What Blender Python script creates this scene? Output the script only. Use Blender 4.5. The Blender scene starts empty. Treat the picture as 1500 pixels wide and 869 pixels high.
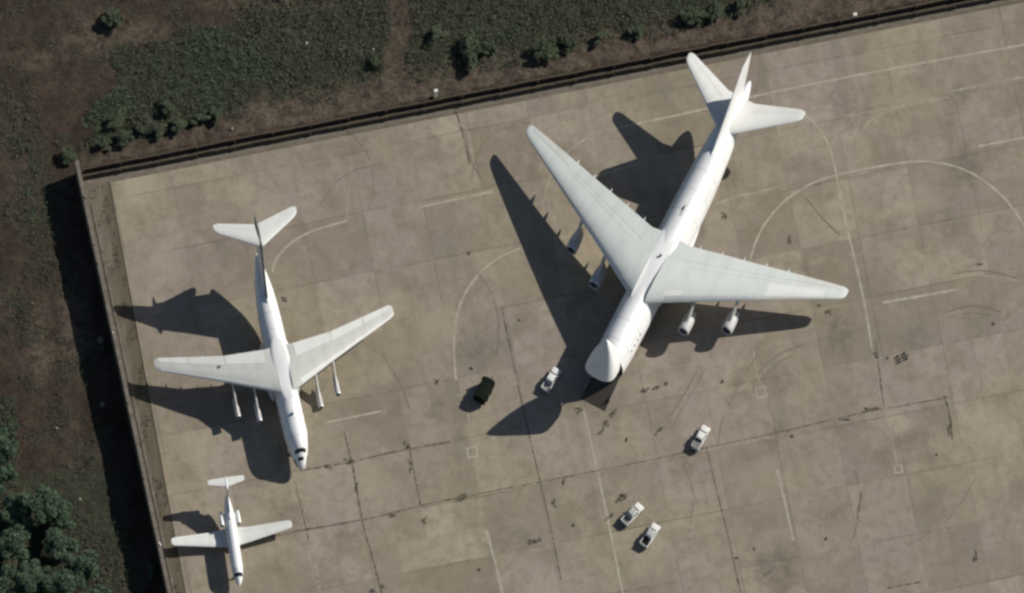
import bpy, bmesh, math, random
from mathutils import Vector, Matrix, noise
import numpy as np

# ------------------------------------------------------------------ scene, camera, world, sun, exposure
SC = bpy.context.scene
COL = SC.collection
PPM = 7.07                      # survey-map scale: map units per metre
def g(px, py, z=0.0):           # orthorectified map coordinate -> world metres
    return Vector(((px - 750.0) / PPM, -(py - 434.5) / PPM, z))

CAM_H, FRAME_W = 2000.0, 1500.0 / PPM
CAM_X, CAM_Y = -0.4 / PPM * CAM_H, -4.3 / PPM * CAM_H
cd = bpy.data.cameras.new("Camera"); cam = bpy.data.objects.new("Camera", cd); COL.objects.link(cam)
cam.location = (CAM_X, CAM_Y, CAM_H); cam.rotation_euler = (0, 0, 0)
cd.sensor_width = 36.0; cd.lens = 36.0 * CAM_H / FRAME_W
cd.shift_x = -CAM_X / FRAME_W; cd.shift_y = -CAM_Y / FRAME_W
cd.clip_start = 10.0; cd.clip_end = 12000.0
SC.camera = cam

SUN_EL, SUN_AZ = math.radians(33.0), math.atan2(0.93, 0.368)   # azimuth clockwise from +Y
W = bpy.data.worlds.new("World"); SC.world = W; W.use_nodes = True
nt = W.node_tree; nt.nodes.clear()
wo = nt.nodes.new("ShaderNodeOutputWorld"); bg = nt.nodes.new("ShaderNodeBackground"); sky = nt.nodes.new("ShaderNodeTexSky")
sky.sky_type = 'NISHITA'; sky.sun_disc = False; sky.sun_elevation = SUN_EL; sky.sun_rotation = SUN_AZ
sky.altitude = 100; sky.air_density = 1.0; sky.dust_density = 0.8; sky.ozone_density = 1.0
bg.inputs[1].default_value = 0.06
nt.links.new(sky.outputs[0], bg.inputs[0]); nt.links.new(bg.outputs[0], wo.inputs[0])
sd = bpy.data.lights.new("Sun", 'SUN'); sd.energy = 5.0; sd.angle = math.radians(0.5); sd.color = (1.0, 0.96, 0.88)
sun = bpy.data.objects.new("Sun", sd); COL.objects.link(sun)
sv = Vector((0.93 * math.cos(SUN_EL), 0.368 * math.cos(SUN_EL), math.sin(SUN_EL)))
sun.rotation_euler = sv.to_track_quat('Z', 'Y').to_euler(); sun.location = sv * 200
SC.view_settings.view_transform = 'Standard'; SC.view_settings.look = 'None'
SC.view_settings.exposure = 0.0; SC.view_settings.gamma = 1.0; SC.view_settings.use_curve_mapping = False
SC.cycles.pixel_filter_type = 'BLACKMAN_HARRIS'; SC.cycles.filter_width = 2.7
SC.cycles.max_bounces = 6

random.seed(7); RNG = np.random.default_rng(7)
PI = math.pi

# ------------------------------------------------------------------ material helpers
def nodes(name, rough=0.6, spec=0.3):
    m = bpy.data.materials.new(name); m.use_nodes = True; t = m.node_tree
    b = t.nodes["Principled BSDF"]; b.inputs["Roughness"].default_value = rough
    b.inputs["Specular IOR Level"].default_value = spec
    return m, t, b
def N(t, kind, **kw):
    n = t.nodes.new(kind)
    for k, v in kw.items():
        if k.startswith("i_"):
            key = k[2:]
            n.inputs[int(key) if key.isdigit() else key.replace("_", " ")].default_value = v
        else: setattr(n, k, v)
    return n
def ramp(t, fac, stops):
    r = t.nodes.new("ShaderNodeValToRGB"); e = r.color_ramp.elements
    while len(e) < len(stops): e.new(0.5)
    for el, (p, c) in zip(e, stops):
        el.position = p; el.color = (c, c, c, 1) if not isinstance(c, tuple) else (*c, 1)
    t.links.new(fac, r.inputs[0]); return r.outputs[0]
def mix(t, fac, a, b, mode='MIX'):
    n = t.nodes.new("ShaderNodeMix"); n.data_type = 'RGBA'; n.blend_type = mode
    for sock, v in ((n.inputs[0], fac), (n.inputs[6], a), (n.inputs[7], b)):
        if isinstance(v, bpy.types.NodeSocket): t.links.new(v, sock)
        elif isinstance(v, tuple): sock.default_value = (*v, 1)
        else: sock.default_value = v
    return n.outputs[2]
def math_(t, op, a, b=None, c=None):
    n = t.nodes.new("ShaderNodeMath"); n.operation = op
    for i, v in enumerate((a, b, c)):
        if v is None: continue
        if isinstance(v, bpy.types.NodeSocket): t.links.new(v, n.inputs[i])
        else: n.inputs[i].default_value = v
    return n.outputs[0]
def noise_(t, vec, scale, detail=4, rough=0.55, dist=0.0):
    n = N(t, "ShaderNodeTexNoise"); n.inputs["Scale"].default_value = scale; n.inputs["Detail"].default_value = detail
    n.inputs["Roughness"].default_value = rough; n.inputs["Distortion"].default_value = dist
    t.links.new(vec, n.inputs["Vector"]); return n.outputs["Fac"]
def objco(t): return N(t, "ShaderNodeTexCoord").outputs["Object"]
def scaled(t, vec, s, rot=0.0):
    n = N(t, "ShaderNodeMapping"); n.inputs["Scale"].default_value = s; n.inputs["Rotation"].default_value = (0, 0, rot)
    t.links.new(vec, n.inputs["Vector"]); return n.outputs[0]
def bump(t, b, h, strength=0.3, dist=0.1):
    n = N(t, "ShaderNodeBump"); n.inputs["Strength"].default_value = strength; n.inputs["Distance"].default_value = dist
    t.links.new(h, n.inputs["Height"]); t.links.new(n.outputs[0], b.inputs["Normal"])

def paint(name, col, rough=0.4, dirt=0.25, dirtcol=None, metallic=0.0, spec=0.4, scale=0.5):
    m, t, b = nodes(name, rough, spec); c = objco(t)
    dc = dirtcol or tuple(x * 0.62 for x in col)
    f = noise_(t, scaled(t, c, (0.35, 1.0, 1.0)), scale, 6, 0.65)
    f = ramp(t, f, [(0.45, 0.0), (0.75, dirt)])
    f2 = ramp(t, noise_(t, scaled(t, c, (0.25, 3.0, 1.0)), 1.3, 3), [(0.5, 0.0), (0.8, dirt * 0.6)])
    k = mix(t, f, col, dc); k = mix(t, f2, k, dc)
    t.links.new(k, b.inputs["Base Color"]); b.inputs["Metallic"].default_value = metallic
    return m

M = {}
M['white'] = paint('white_aircraft_paint', (0.80, 0.80, 0.79), 0.40, 0.35, (0.56, 0.56, 0.54), spec=0.9)
M['wing_grey'] = paint('pale_grey_wing_paint', (0.59, 0.615, 0.585), 0.45, 0.6, (0.46, 0.49, 0.465))
M['wing_light'] = paint('light_grey_wing_paint', (0.57, 0.57, 0.53), 0.5, 0.4)
M['flap_white'] = paint('white_flap_paint', (0.70, 0.70, 0.665), 0.5, 0.3)
M['edge'] = paint('bare_metal_leading_edge', (0.62, 0.63, 0.62), 0.35, 0.3, metallic=0.3)
M['glass'] = paint('dark_cockpit_glass', (0.015, 0.018, 0.02), 0.15, 0.0, spec=0.6)
M['bullet'] = paint('dark_grey_fairing_paint_and_fin_shade', (0.07, 0.08, 0.075), 0.7, 0.3)  # fairing paint; also painted on as shade on the small jet's fin
M['dark'] = paint('dark_intake_metal', (0.05, 0.05, 0.052), 0.5, 0.3)
M['seam_light'] = paint('grey_panel_seam', (0.42, 0.43, 0.42), 0.6, 0.3)
M['seam'] = paint('dark_panel_seam', (0.16, 0.17, 0.17), 0.6, 0.2)
M['hold'] = paint('grey_green_hold_lining', (0.10, 0.11, 0.10), 0.7, 0.5)
M['ramp'] = paint('worn_brown_ramp_metal', (0.062, 0.052, 0.042), 0.8, 0.6)
M['nacelle'] = paint('pinkish_grey_nacelle_paint', (0.52, 0.495, 0.49), 0.5, 0.5)
M['rubber'] = paint('black_tyre_rubber', (0.025, 0.025, 0.025), 0.85, 0.2)
M['strut'] = paint('grey_strut_metal', (0.4, 0.4, 0.4), 0.4, 0.3, metallic=0.6)
M['car'] = paint('white_car_paint', (0.74, 0.73, 0.70), 0.35, 0.3, (0.5, 0.46, 0.4), scale=1.5)
M['bed'] = paint('dusty_grey_bed_liner', (0.22, 0.21, 0.20), 0.8, 0.5)
M['tarp'] = paint('dark_green_canvas', (0.012, 0.015, 0.011), 1.0, 0.5, (0.008, 0.009, 0.007), spec=0.05, scale=1.2)
M['lamp'] = paint('pale_headlight_lens', (0.6, 0.6, 0.58), 0.1, 0.0, spec=0.8)
M['red'] = paint('red_tail_lens', (0.3, 0.02, 0.015), 0.2, 0.0)
M['pole'] = paint('chalky_white_post_paint', (0.7, 0.68, 0.62), 0.7, 0.3)
M['stone'] = paint('pale_stone', (0.42, 0.39, 0.33), 0.9, 0.5, scale=2)
M['bark'] = paint('grey_brown_bark', (0.09, 0.07, 0.05), 0.9, 0.6, scale=3)

# concrete of the apron: big rotated slabs, joints with grown-in dirt, blotches and stains
UA = math.atan2(235, 1195)
Z0_ = 0.10
DARKS = [(1230,490,45,.7), (1140,835,50,.75), (1235,140,30,.5), (1250,170,28,.5), (1400,150,30,.5), (1420,240,35,.55), (1340,490,40,.35), (1395,330,30,.4), (1130,640,25,.5), (1185,400,22,.4),
 (520,210,25,.5), (470,560,40,.4), (640,600,25,.45), (700,505,45,.5), (960,600,40,.35), (1010,330,30,.45), (1090,560,25,.5), (1150,560,25,.4), (500,800,35,.45), (430,760,45,.4), (870,740,30,.45), (1330,640,30,.4), (780,230,40,.35), (330,360,30,.3), (1210,760,40,.35), (1060,260,35,.4), (600,215,30,.3), (760,800,30,.4)]
LIGHTS = [(205,278,45,.55), (355,285,28,.4), (655,185,25,.6), (1315,620,28,.55), (400,320,45,.3), (240,390,40,.3), (640,480,45,.35), (580,440,35,.3), (1345,300,35,.3), (1460,620,45,.3), (1110,700,50,.3), (540,700,40,.3), (960,830,40,.25), (1440,330,30,.4), (290,660,40,.35), (820,130,35,.3)]
def apron_mat():
    m, t, b = nodes('worn_concrete_slabs', 0.85, 0.15); c = objco(t)
    def dot(vx, vy, off):
        n = N(t, "ShaderNodeVectorMath"); n.operation = 'DOT_PRODUCT'; t.links.new(c, n.inputs[0]); n.inputs[1].default_value = (vx, vy, 0)
        return math_(t, 'ADD', n.outputs["Value"], off)
    a = g(530, 762); cu, su = math.cos(UA), math.sin(UA)
    u = dot(cu, su, -(a.x * cu + a.y * su) + 1250); v = dot(-su, cu, -(-a.x * su + a.y * cu) + 1250)
    S = 12.5
    def cellnoise(su_, sv_, seed):
        fu = math_(t, 'FLOOR', math_(t, 'DIVIDE', u, su_)); fv = math_(t, 'FLOOR', math_(t, 'DIVIDE', v, sv_))
        x = N(t, "ShaderNodeCombineXYZ"); t.links.new(fu, x.inputs[0]); t.links.new(fv, x.inputs[1]); x.inputs[2].default_value = seed
        w = N(t, "ShaderNodeTexWhiteNoise", noise_dimensions='3D'); t.links.new(x.outputs[0], w.inputs[0]); return w.outputs[0]
    big = noise_(t, c, 0.022, 3, 0.5); mid = noise_(t, c, 0.11, 5, 0.6, 0.4); fine = noise_(t, c, 1.3, 6, 0.7); grain = noise_(t, c, 6.0, 3, 0.7)
    olive, mauve = (0.288, 0.246, 0.172), (0.280, 0.232, 0.196)
    k = mix(t, ramp(t, noise_(t, c, 0.035, 4, 0.6), [(0.4, 0.0), (0.6, 1.0)]), olive, mauve)
    # slab to slab tone
    tone = math_(t, 'MULTIPLY_ADD', cellnoise(S, S, 1.0), 0.30, 0.86)
    tone2 = math_(t, 'MULTIPLY_ADD', cellnoise(S / 2, S / 2, 5.0), 0.17, 0.92)
    tone = math_(t, 'MULTIPLY', tone, tone2)
    tn = N(t, "ShaderNodeCombineColor"); [t.links.new(tone, tn.inputs[i]) for i in range(3)]
    k = mix(t, 1.0, k, tn.outputs[0], 'MULTIPLY')
    k = mix(t, ramp(t, big, [(0.35, 0.0), (0.7, 0.35)]), k, (0.215, 0.19, 0.155))
    k = mix(t, ramp(t, mid, [(0.50, 0.0), (0.74, 0.75)]), k, (0.155, 0.133, 0.092))
    k = mix(t, ramp(t, noise_(t, c, 0.2, 4, 0.6), [(0.54, 0.0), (0.72, 0.55)]), k, (0.335, 0.295, 0.225))
    k = mix(t, ramp(t, noise_(t, c, 0.5, 5, 0.65, 0.3), [(0.44, 0.0), (0.68, 0.55)]), k, (0.178, 0.152, 0.108))
    k = mix(t, ramp(t, fine, [(0.50, 0.0), (0.85, 0.40)]), k, (0.16, 0.14, 0.11))
    k = mix(t, ramp(t, grain, [(0.35, 0.22), (0.55, 0.0)]), k, (0.36, 0.32, 0.26))
    # long faint rubber streaks, aligned with the rows
    ds = N(t, "ShaderNodeCombineXYZ"); t.links.new(math_(t, 'MULTIPLY', u, 0.16), ds.inputs[0]); t.links.new(math_(t, 'MULTIPLY', v, 0.016), ds.inputs[1])
    k = mix(t, ramp(t, noise_(t, ds.outputs[0], 1.0, 5, 0.7), [(0.54, 0.0), (0.78, 0.6)]), k, (0.165, 0.145, 0.118))
    def spots(L):
        out = None; wn = N(t, "ShaderNodeVectorMath"); wn.operation = 'MULTIPLY_ADD'
        nn = N(t, "ShaderNodeTexNoise"); nn.inputs["Scale"].default_value = .12; nn.inputs["Detail"].default_value = 6; nn.inputs["Roughness"].default_value = .75
        t.links.new(c, nn.inputs["Vector"]); t.links.new(nn.outputs["Color"], wn.inputs[0]); wn.inputs[1].default_value = (14, 14, 0); t.links.new(c, wn.inputs[2])
        for x, y, rr, am in L:
            p = g(x, y); d = N(t, "ShaderNodeVectorMath"); d.operation = 'DISTANCE'; t.links.new(wn.outputs[0], d.inputs[0]); d.inputs[1].default_value = (p.x + 7, p.y + 7, Z0_)
            m_ = N(t, "ShaderNodeMapRange"); m_.interpolation_type = 'SMOOTHSTEP'; t.links.new(d.outputs["Value"], m_.inputs[0])
            m_.inputs[1].default_value = rr / PPM; m_.inputs[2].default_value = rr / PPM * .25; m_.inputs[3].default_value = 0; m_.inputs[4].default_value = min(.95, am * 1.25)
            out = m_.outputs[0] if out is None else math_(t, 'MAXIMUM', out, m_.outputs[0])
        return out
    k = mix(t, math_(t, 'MULTIPLY', spots(DARKS), ramp(t, noise_(t, c, 0.55, 6, 0.8), [(0.38, 0.15), (0.62, 1.0)])), k, (0.135, 0.115, 0.088)); k = mix(t, spots(LIGHTS), k, (0.36, 0.315, 0.235))
    # joints
    wob = math_(t, 'MULTIPLY_ADD', noise_(t, c, 0.6, 4, 0.7), 0.7, -0.35)
    def joint(x, period, width, seed, lo, hi, mx):
        d = math_(t, 'PINGPONG', math_(t, 'ADD', x, math_(t, 'MULTIPLY', wob, width * 2.0)), period / 2)
        line = math_(t, 'SUBTRACT', 1.0, math_(t, 'DIVIDE', d, width)); line = math_(t, 'MAXIMUM', line, 0.0)
        n = N(t, "ShaderNodeVectorMath"); n.operation = 'ADD'; t.links.new(c, n.inputs[0]); n.inputs[1].default_value = (seed, seed, 0)
        f = ramp(t, noise_(t, n.outputs[0], 0.045, 5, 0.65), [(lo - .06, 0.05), (hi, mx)])
        return math_(t, 'MULTIPLY', line, f)
    j = math_(t, 'MAXIMUM', joint(u, S, 0.20, 3.0, 0.50, 0.72, 0.7), joint(v, S, 0.22, 40.0, 0.47, 0.68, 0.75))
    j = math_(t, 'MAXIMUM', j, math_(t, 'MULTIPLY', joint(u, S / 2, 0.22, 90.0, 0.5, 0.75, 0.6), 0.4))
    k = mix(t, j, k, (0.075, 0.065, 0.048))
    t.links.new(k, b.inputs["Base Color"])
    bump(t, b, fine, 0.25, 0.05)
    return m
M['apron'] = apron_mat()

def verge_mat(nm, ca_, cb_):
    m, t, b = nodes(nm, 0.95, 0.1); c = objco(t)
    k = mix(t, ramp(t, noise_(t, scaled(t, c, (1.0, 0.2, 1), -UA), 0.55, 5, 0.6), [(0.35, 0.0), (0.65, 1.0)]), ca_, cb_)
    k = mix(t, ramp(t, noise_(t, c, 0.09, 3), [(0.45, 0.0), (0.65, 0.7)]), k, (0.12, 0.105, 0.065))
    k = mix(t, ramp(t, noise_(t, c, 2.0, 5, 0.7), [(0.5, 0.0), (0.8, 0.5)]), k, (0.06, 0.055, 0.035))
    t.links.new(k, b.inputs["Base Color"]); bump(t, b, noise_(t, c, 2.2, 6, 0.7), 0.5, 0.15)
    return m
M['verge'] = verge_mat('dusty_verge', (0.190, 0.162, 0.130), (0.130, 0.110, 0.085)); M['verge_dark'] = verge_mat('grassy_verge', (0.140, 0.120, 0.090), (0.098, 0.085, 0.062))

def soil_mat():
    m, t, b = nodes('dark_scrubby_soil', 0.95, 0.1); c = objco(t)
    at = N(t, "ShaderNodeAttribute", attribute_name="growth"); sp = N(t, "ShaderNodeSeparateColor"); t.links.new(at.outputs["Color"], sp.inputs[0])
    k = mix(t, ramp(t, noise_(t, c, 0.07, 6, 0.7, 0.6), [(0.40, 0.0), (0.62, 1.0)]), (0.058, 0.041, 0.030), (0.100, 0.073, 0.056))
    k = mix(t, sp.outputs[1], k, (0.165, 0.130, 0.100))
    k = mix(t, sp.outputs[0], k, (0.056, 0.068, 0.043))
    k = mix(t, ramp(t, noise_(t, scaled(t, c, (1.0, 0.35, 1), 0.7), 0.16, 6, 0.7), [(0.52, 0.0), (0.72, 0.55)]), k, (0.150, 0.125, 0.100))
    k = mix(t, ramp(t, noise_(t, c, 0.45, 6, 0.75, 0.5), [(0.44, 0.0), (0.62, 0.75)]), k, (0.034, 0.029, 0.021))
    k = mix(t, ramp(t, noise_(t, c, 1.7, 6, 0.75), [(0.46, 0.0), (0.66, 0.7)]), k, (0.026, 0.024, 0.016))
    k = mix(t, ramp(t, noise_(t, c, 2.8, 4, 0.75), [(0.58, 0.0), (0.74, 0.45)]), k, (0.19, 0.165, 0.13))
    t.links.new(k, b.inputs["Base Color"]); bump(t, b, noise_(t, c, 1.3, 7, 0.8), 1.0, 0.6)
    return m
M['soil'] = soil_mat()

def wall_mat(name, c0, c1):
    m, t, b = nodes(name, 0.9, 0.1); c = objco(t)
    k = mix(t, ramp(t, noise_(t, c, 0.5, 6, 0.7), [(0.35, 0.0), (0.7, 1.0)]), c0, c1)
    k = mix(t, ramp(t, noise_(t, c, 3.0, 4, 0.7), [(0.55, 0.0), (0.8, 0.5)]), k, tuple(x * 0.4 for x in c0))
    t.links.new(k, b.inputs["Base Color"]); bump(t, b, noise_(t, c, 3.0, 5), 0.3, 0.05); return m
M['wall'] = wall_mat('weathered_wall_concrete', (0.20, 0.175, 0.145), (0.115, 0.10, 0.08))
M['lowwall'] = wall_mat('dark_brown_stained_concrete', (0.105, 0.082, 0.062), (0.065, 0.052, 0.04))

def line_mat(nm, lo, hi, mx):
    m, t, b = nodes(nm, 0.8, 0.15); c = objco(t)
    k = mix(t, ramp(t, noise_(t, c, 0.35, 6, 0.75), [(lo, 0.0), (hi, mx)]), (0.43, 0.395, 0.31), (0.275, 0.24, 0.18))
    k = mix(t, ramp(t, noise_(t, c, 2.2, 5, 0.7), [(0.5, 0.0), (0.75, 0.5)]), k, (0.22, 0.195, 0.155))
    t.links.new(k, b.inputs["Base Color"]); return m
M['line'] = line_mat('worn_road_paint', .36, .66, .85); M['line_faint'] = line_mat('nearly_gone_road_paint', .30, .52, .97)
def stain_mat(name, col):
    m, t, b = nodes(name, 0.7, 0.2); c = objco(t)
    k = mix(t, noise_(t, c, 1.0, 5, 0.7), col, tuple(x * 1.7 for x in col))
    t.links.new(k, b.inputs["Base Color"]); return m
def joint_mat():
    m, t, b = nodes('joint_dirt', 0.9, 0.1); c = objco(t)
    k = mix(t, ramp(t, noise_(t, c, 0.12, 6, 0.8), [(0.40, 0.0), (0.62, 1.0)]), (0.075, 0.065, 0.048), (0.225, 0.19, 0.14))
    t.links.new(k, b.inputs["Base Color"]); return m
M['stain'] = stain_mat('oil_and_rubber_stain', (0.085, 0.075, 0.06))
M['joint'] = joint_mat(); M['rubber_mark'] = stain_mat('tyre_mark', (0.125, 0.108, 0.085))

def leaf_mat(name, dark, light, dry=None):
    m, t, b = nodes(name, 0.7, 0.2); c = objco(t)
    gi = N(t, "ShaderNodeNewGeometry").outputs["Random Per Island"]
    k = mix(t, ramp(t, noise_(t, c, 0.35, 4, 0.6), [(0.35, 0.0), (0.65, 1.0)]), dark, light)
    k = mix(t, ramp(t, gi, [(0.0, 0.0), (1.0, 0.55)]), k, tuple(x * 1.5 for x in light))
    if dry: k = mix(t, ramp(t, noise_(t, c, 0.035, 3, 0.6), [(0.50, 0.0), (0.60, 0.8)]), k, (0.062, 0.108, 0.060))
    if dry: k = mix(t, ramp(t, noise_(t, c, 0.06, 4, 0.6), [(0.46, 0.0), (0.62, 0.8)]), k, dry)
    t.links.new(k, b.inputs["Base Color"]); return m
M['scrub'] = leaf_mat('low_scrub_leaves', (0.046, 0.056, 0.034), (0.082, 0.096, 0.056), (0.105, 0.095, 0.066))
M['bush'] = leaf_mat('bush_leaves', (0.048, 0.062, 0.036), (0.088, 0.108, 0.062))
M['tree'] = leaf_mat('blue_green_tree_leaves', (0.048, 0.078, 0.046), (0.088, 0.130, 0.078))
M['weed'] = leaf_mat('dry_dark_weeds', (0.035, 0.030, 0.018), (0.055, 0.048, 0.028))

# ------------------------------------------------------------------ object helpers
def link(o, parent=None):
    COL.objects.link(o)
    if parent: o.parent = parent
    return o
def mesh(name, verts, faces, mat, parent=None, smooth=False, auto=None):
    me = bpy.data.meshes.new(name); me.from_pydata([tuple(v) for v in verts], [], faces); me.update()
    bm = bmesh.new(); bm.from_mesh(me); bmesh.ops.recalc_face_normals(bm, faces=bm.faces)
    if smooth:
        lim = auto or math.radians(40)
        for f in bm.faces: f.smooth = True
        for e in bm.edges:
            if len(e.link_faces) == 2 and e.calc_face_angle(0) > lim: e.smooth = False
    bm.to_mesh(me); bm.free()
    me.materials.append(M[mat]); return link(bpy.data.objects.new(name, me), parent)
def raw(name, verts, faces, mat, parent=None):
    me = bpy.data.meshes.new(name); me.from_pydata(verts, [], faces); me.materials.append(M[mat]); me.update()
    return link(bpy.data.objects.new(name, me), parent)
def tag(o, label=None, cat=None, group=None, kind=None):
    if label: o['label'] = label
    if cat: o['category'] = cat
    if group: o['group'] = group
    if kind: o['kind'] = kind
    return o
def thing(name, loc, rz, label, cat, group=None):
    o = bpy.data.objects.new(name, None); COL.objects.link(o); o.location = loc; o.rotation_euler = (0, 0, rz)
    o.empty_display_size = 1.0; return tag(o, label, cat, group)
def copy_tree(o, parent=None):
    c = o.copy(); COL.objects.link(c); c.parent = parent
    for ch in o.children: copy_tree(ch, c)
    return c

class MB:
    def __init__(s): s.v = []; s.f = []
    def loft(s, rings, cap0=True, cap1=True, closed=True):
        b = len(s.v); n = len(rings[0])
        for r in rings: s.v += [tuple(p) for p in r]
        for i in range(len(rings) - 1):
            for j in range(n if closed else n - 1):
                k = (j + 1) % n
                s.f.append((b + i * n + j, b + i * n + k, b + (i + 1) * n + k, b + (i + 1) * n + j))
        if cap0 and closed: s.f.append(tuple(b + j for j in range(n)))
        if cap1 and closed: s.f.append(tuple(b + (len(rings) - 1) * n + j for j in range(n)))
        return s
    def box(s, c, d, rz=0.0, M4=None):
        b = len(s.v); cx, cy, cz = c; hx, hy, hz = d[0] / 2, d[1] / 2, d[2] / 2
        for x, y, z in ((-1,-1,-1),(1,-1,-1),(1,1,-1),(-1,1,-1),(-1,-1,1),(1,-1,1),(1,1,1),(-1,1,1)):
            p = Vector((x * hx, y * hy, z * hz))
            if rz: p = Matrix.Rotation(rz, 3, 'Z') @ p
            p = p + Vector(c)
            if M4: p = M4 @ p
            s.v.append(tuple(p))
        for q in ((0,3,2,1),(4,5,6,7),(0,1,5,4),(1,2,6,5),(2,3,7,6),(3,0,4,7)): s.f.append(tuple(b + i for i in q))
        return s
    def cyl(s, p0, p1, r0, r1=None, n=14):
        r1 = r0 if r1 is None else r1; p0, p1 = Vector(p0), Vector(p1); ax = (p1 - p0).normalized()
        u = ax.orthogonal().normalized(); w = ax.cross(u)
        R = [[p + (u * math.cos(2 * PI * i / n) + w * math.sin(2 * PI * i / n)) * r for i in range(n)] for p, r in ((p0, r0), (p1, r1))]
        return s.loft(R)
    def make(s, name, mat, parent=None, smooth=True, auto=None): return mesh(name, s.v, s.f, mat, parent, smooth, auto)

# ------------------------------------------------------------------ aircraft helpers (a = metres aft of nose, local x = A0 - a)
class Plane:
    def __init__(s, root, a0, fus): s.r = root; s.a0 = a0; s.fus = fus
    def P(s, a, y, z): return (s.a0 - a, y, z)
    def st(s, a):
        F = s.fus
        if a <= F[0][0]: return F[0][1:]
        for i in range(len(F) - 1):
            if F[i][0] <= a <= F[i + 1][0]:
                k = (a - F[i][0]) / (F[i + 1][0] - F[i][0])
                # catmull-rom for a fair hull
                p0 = F[max(i - 1, 0)]; p1 = F[i]; p2 = F[i + 1]; p3 = F[min(i + 2, len(F) - 1)]
                out = []
                for c in range(1, 5):
                    d = p2[0] - p1[0]
                    m1 = (p2[c] - p0[c]) / max(p2[0] - p0[0], 1e-6) * d; m2 = (p3[c] - p1[c]) / max(p3[0] - p1[0], 1e-6) * d
                    if (p1[c] - p0[c]) * (p2[c] - p1[c]) <= 0 and i > 0: m1 = 0
                    if (p2[c] - p1[c]) * (p3[c] - p2[c]) <= 0 and i < len(F) - 2: m2 = 0
                    k2, k3 = k * k, k * k * k
                    out.append((2*k3-3*k2+1)*p1[c] + (k3-2*k2+k)*m1 + (-2*k3+3*k2)*p2[c] + (k3-k2)*m2)
                return out
        return F[-1][1:]
    sq = 1.0
    def pt(s, a, ang, off=0.0):
        sq = s.sq
        zc, hw, up, dn = s.st(a); c, sn = math.cos(ang), math.sin(ang)
        h = up if sn > 0 else dn
        y = (hw + off) * math.copysign(abs(c) ** sq, c); z = zc + (h + off) * math.copysign(abs(sn) ** sq, sn)
        return s.P(a, y, z)
    def ring(s, a, n=40, off=0.0): return [s.pt(a, 2 * PI * i / n, off) for i in range(n)]
    def hull(s, name, mat, a0, a1, step=0.6, cap0=True, cap1=True, off=0.0):
        n = max(2, int((a1 - a0) / step)); k = MB().loft([s.ring(a0 + (a1 - a0) * i / n, off=off) for i in range(n + 1)], cap0, cap1)
        return k.make(name, mat, s.r)
    def patch(s, name, mat, a0, a1, t0, t1, off=0.03, parent=None, na=6, nt=8):
        outer = [[s.pt(a0 + (a1 - a0) * i / na, math.radians(t0 + (t1 - t0) * j / nt), off) for j in range(nt + 1)] for i in range(na + 1)]
        inner = [[s.pt(a0 + (a1 - a0) * i / na, math.radians(t0 + (t1 - t0) * j / nt), -0.05) for j in range(nt + 1)] for i in range(na + 1)]
        k = MB().loft([o + list(reversed(i)) for o, i in zip(outer, inner)])
        return k.make(name, mat, parent or s.r)

AF = [(1.0, 0.0), (0.85, 0.25), (0.7, 0.48), (0.55, 0.72), (0.4, 0.93), (0.28, 1.0), (0.16, 0.9), (0.08, 0.68), (0.03, 0.42), (0.008, 0.2)]
def upper(x):       # half thickness shape 0..1 at chord fraction x
    pts = sorted(AF + [(0.0, 0.0)])
    for (x0, y0), (x1, y1) in zip(pts, pts[1:]):
        if x0 <= x <= x1: return y0 + (y1 - y0) * (x - x0) / (x1 - x0)
    return 0.0
def foil(pl, stn, vertical=False):
    s_, le, ch, z, th = stn
    up = [(x, 0.62 * th * ch * h + 0.012) for x, h in AF]; lo = [(x, -0.38 * th * ch * h - 0.012) for x, h in reversed(AF)]
    if vertical:
        up = [(x, 0.5 * th * ch * h + 0.01) for x, h in AF]; lo = [(x, -0.5 * th * ch * h - 0.01) for x, h in reversed(AF)]
        return [pl.P(le + x * ch, t, z) for x, t in up + [(0.0, 0.0)] + lo]
    return [pl.P(le + x * ch, s_, z + t) for x, t in up + [(0.0, 0.0)] + lo]
def lerp_st(st, q):   # station at span coordinate q
    for a, b in zip(st, st[1:]):
        if min(a[0], b[0]) - 1e-6 <= q <= max(a[0], b[0]) + 1e-6:
            k = (q - a[0]) / (b[0] - a[0]); return tuple(a[i] + (b[i] - a[i]) * k for i in range(5))
    return st[-1]
def wing(pl, name, mat, st, side, parent=None):
    rings = [foil(pl, (side * s[0], *s[1:])) for s in st]
    return MB().loft(rings).make(name, mat, parent or pl.r)
def wpanel(pl, name, mat, st, side, s0, s1, c0, c1, parent, off=0.035, nc=5):
    n = max(2, int(abs(s1 - s0) / 2.5)); rings = []
    for i in range(n + 1):
        q = lerp_st(st, s0 + (s1 - s0) * i / n); s_, le, ch, z, th = q
        top = []; bot = []
        for j in range(nc + 1):
            x = c0 + (c1 - c0) * j / nc; zz = z + 0.62 * th * ch * upper(x) + 0.012
            top.append(pl.P(le + x * ch, side * s_, zz + off)); bot.append(pl.P(le + x * ch, side * s_, zz - 0.05))
        rings.append(top + list(reversed(bot)))
    return MB().loft(rings).make(name, mat, parent, True, math.radians(25))
def pod(pl, name, mat, a0, a1, y, z, r, parent=None, sy=1.0, sz=1.0, n=16, fwd=0.35):
    rings = []
    for i in range(15):
        k = i / 14.0; a = a0 + (a1 - a0) * k
        rr = r * max(0.04, math.sin(PI * (k ** (math.log(0.5) / math.log(fwd))))) ** 0.6
        rings.append([pl.P(a, y + math.cos(2*PI*j/n) * rr * sy, z + math.sin(2*PI*j/n) * rr * sz) for j in range(n)])
    return MB().loft(rings).make(name, mat, parent or pl.r)
def revolve(pl, prof, y, z, n=28, cap0=False, cap1=False):
    return MB().loft([[pl.P(a, y + math.cos(2*PI*j/n) * r, z + math.sin(2*PI*j/n) * r) for j in range(n)] for a, r in prof], cap0, cap1)
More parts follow.
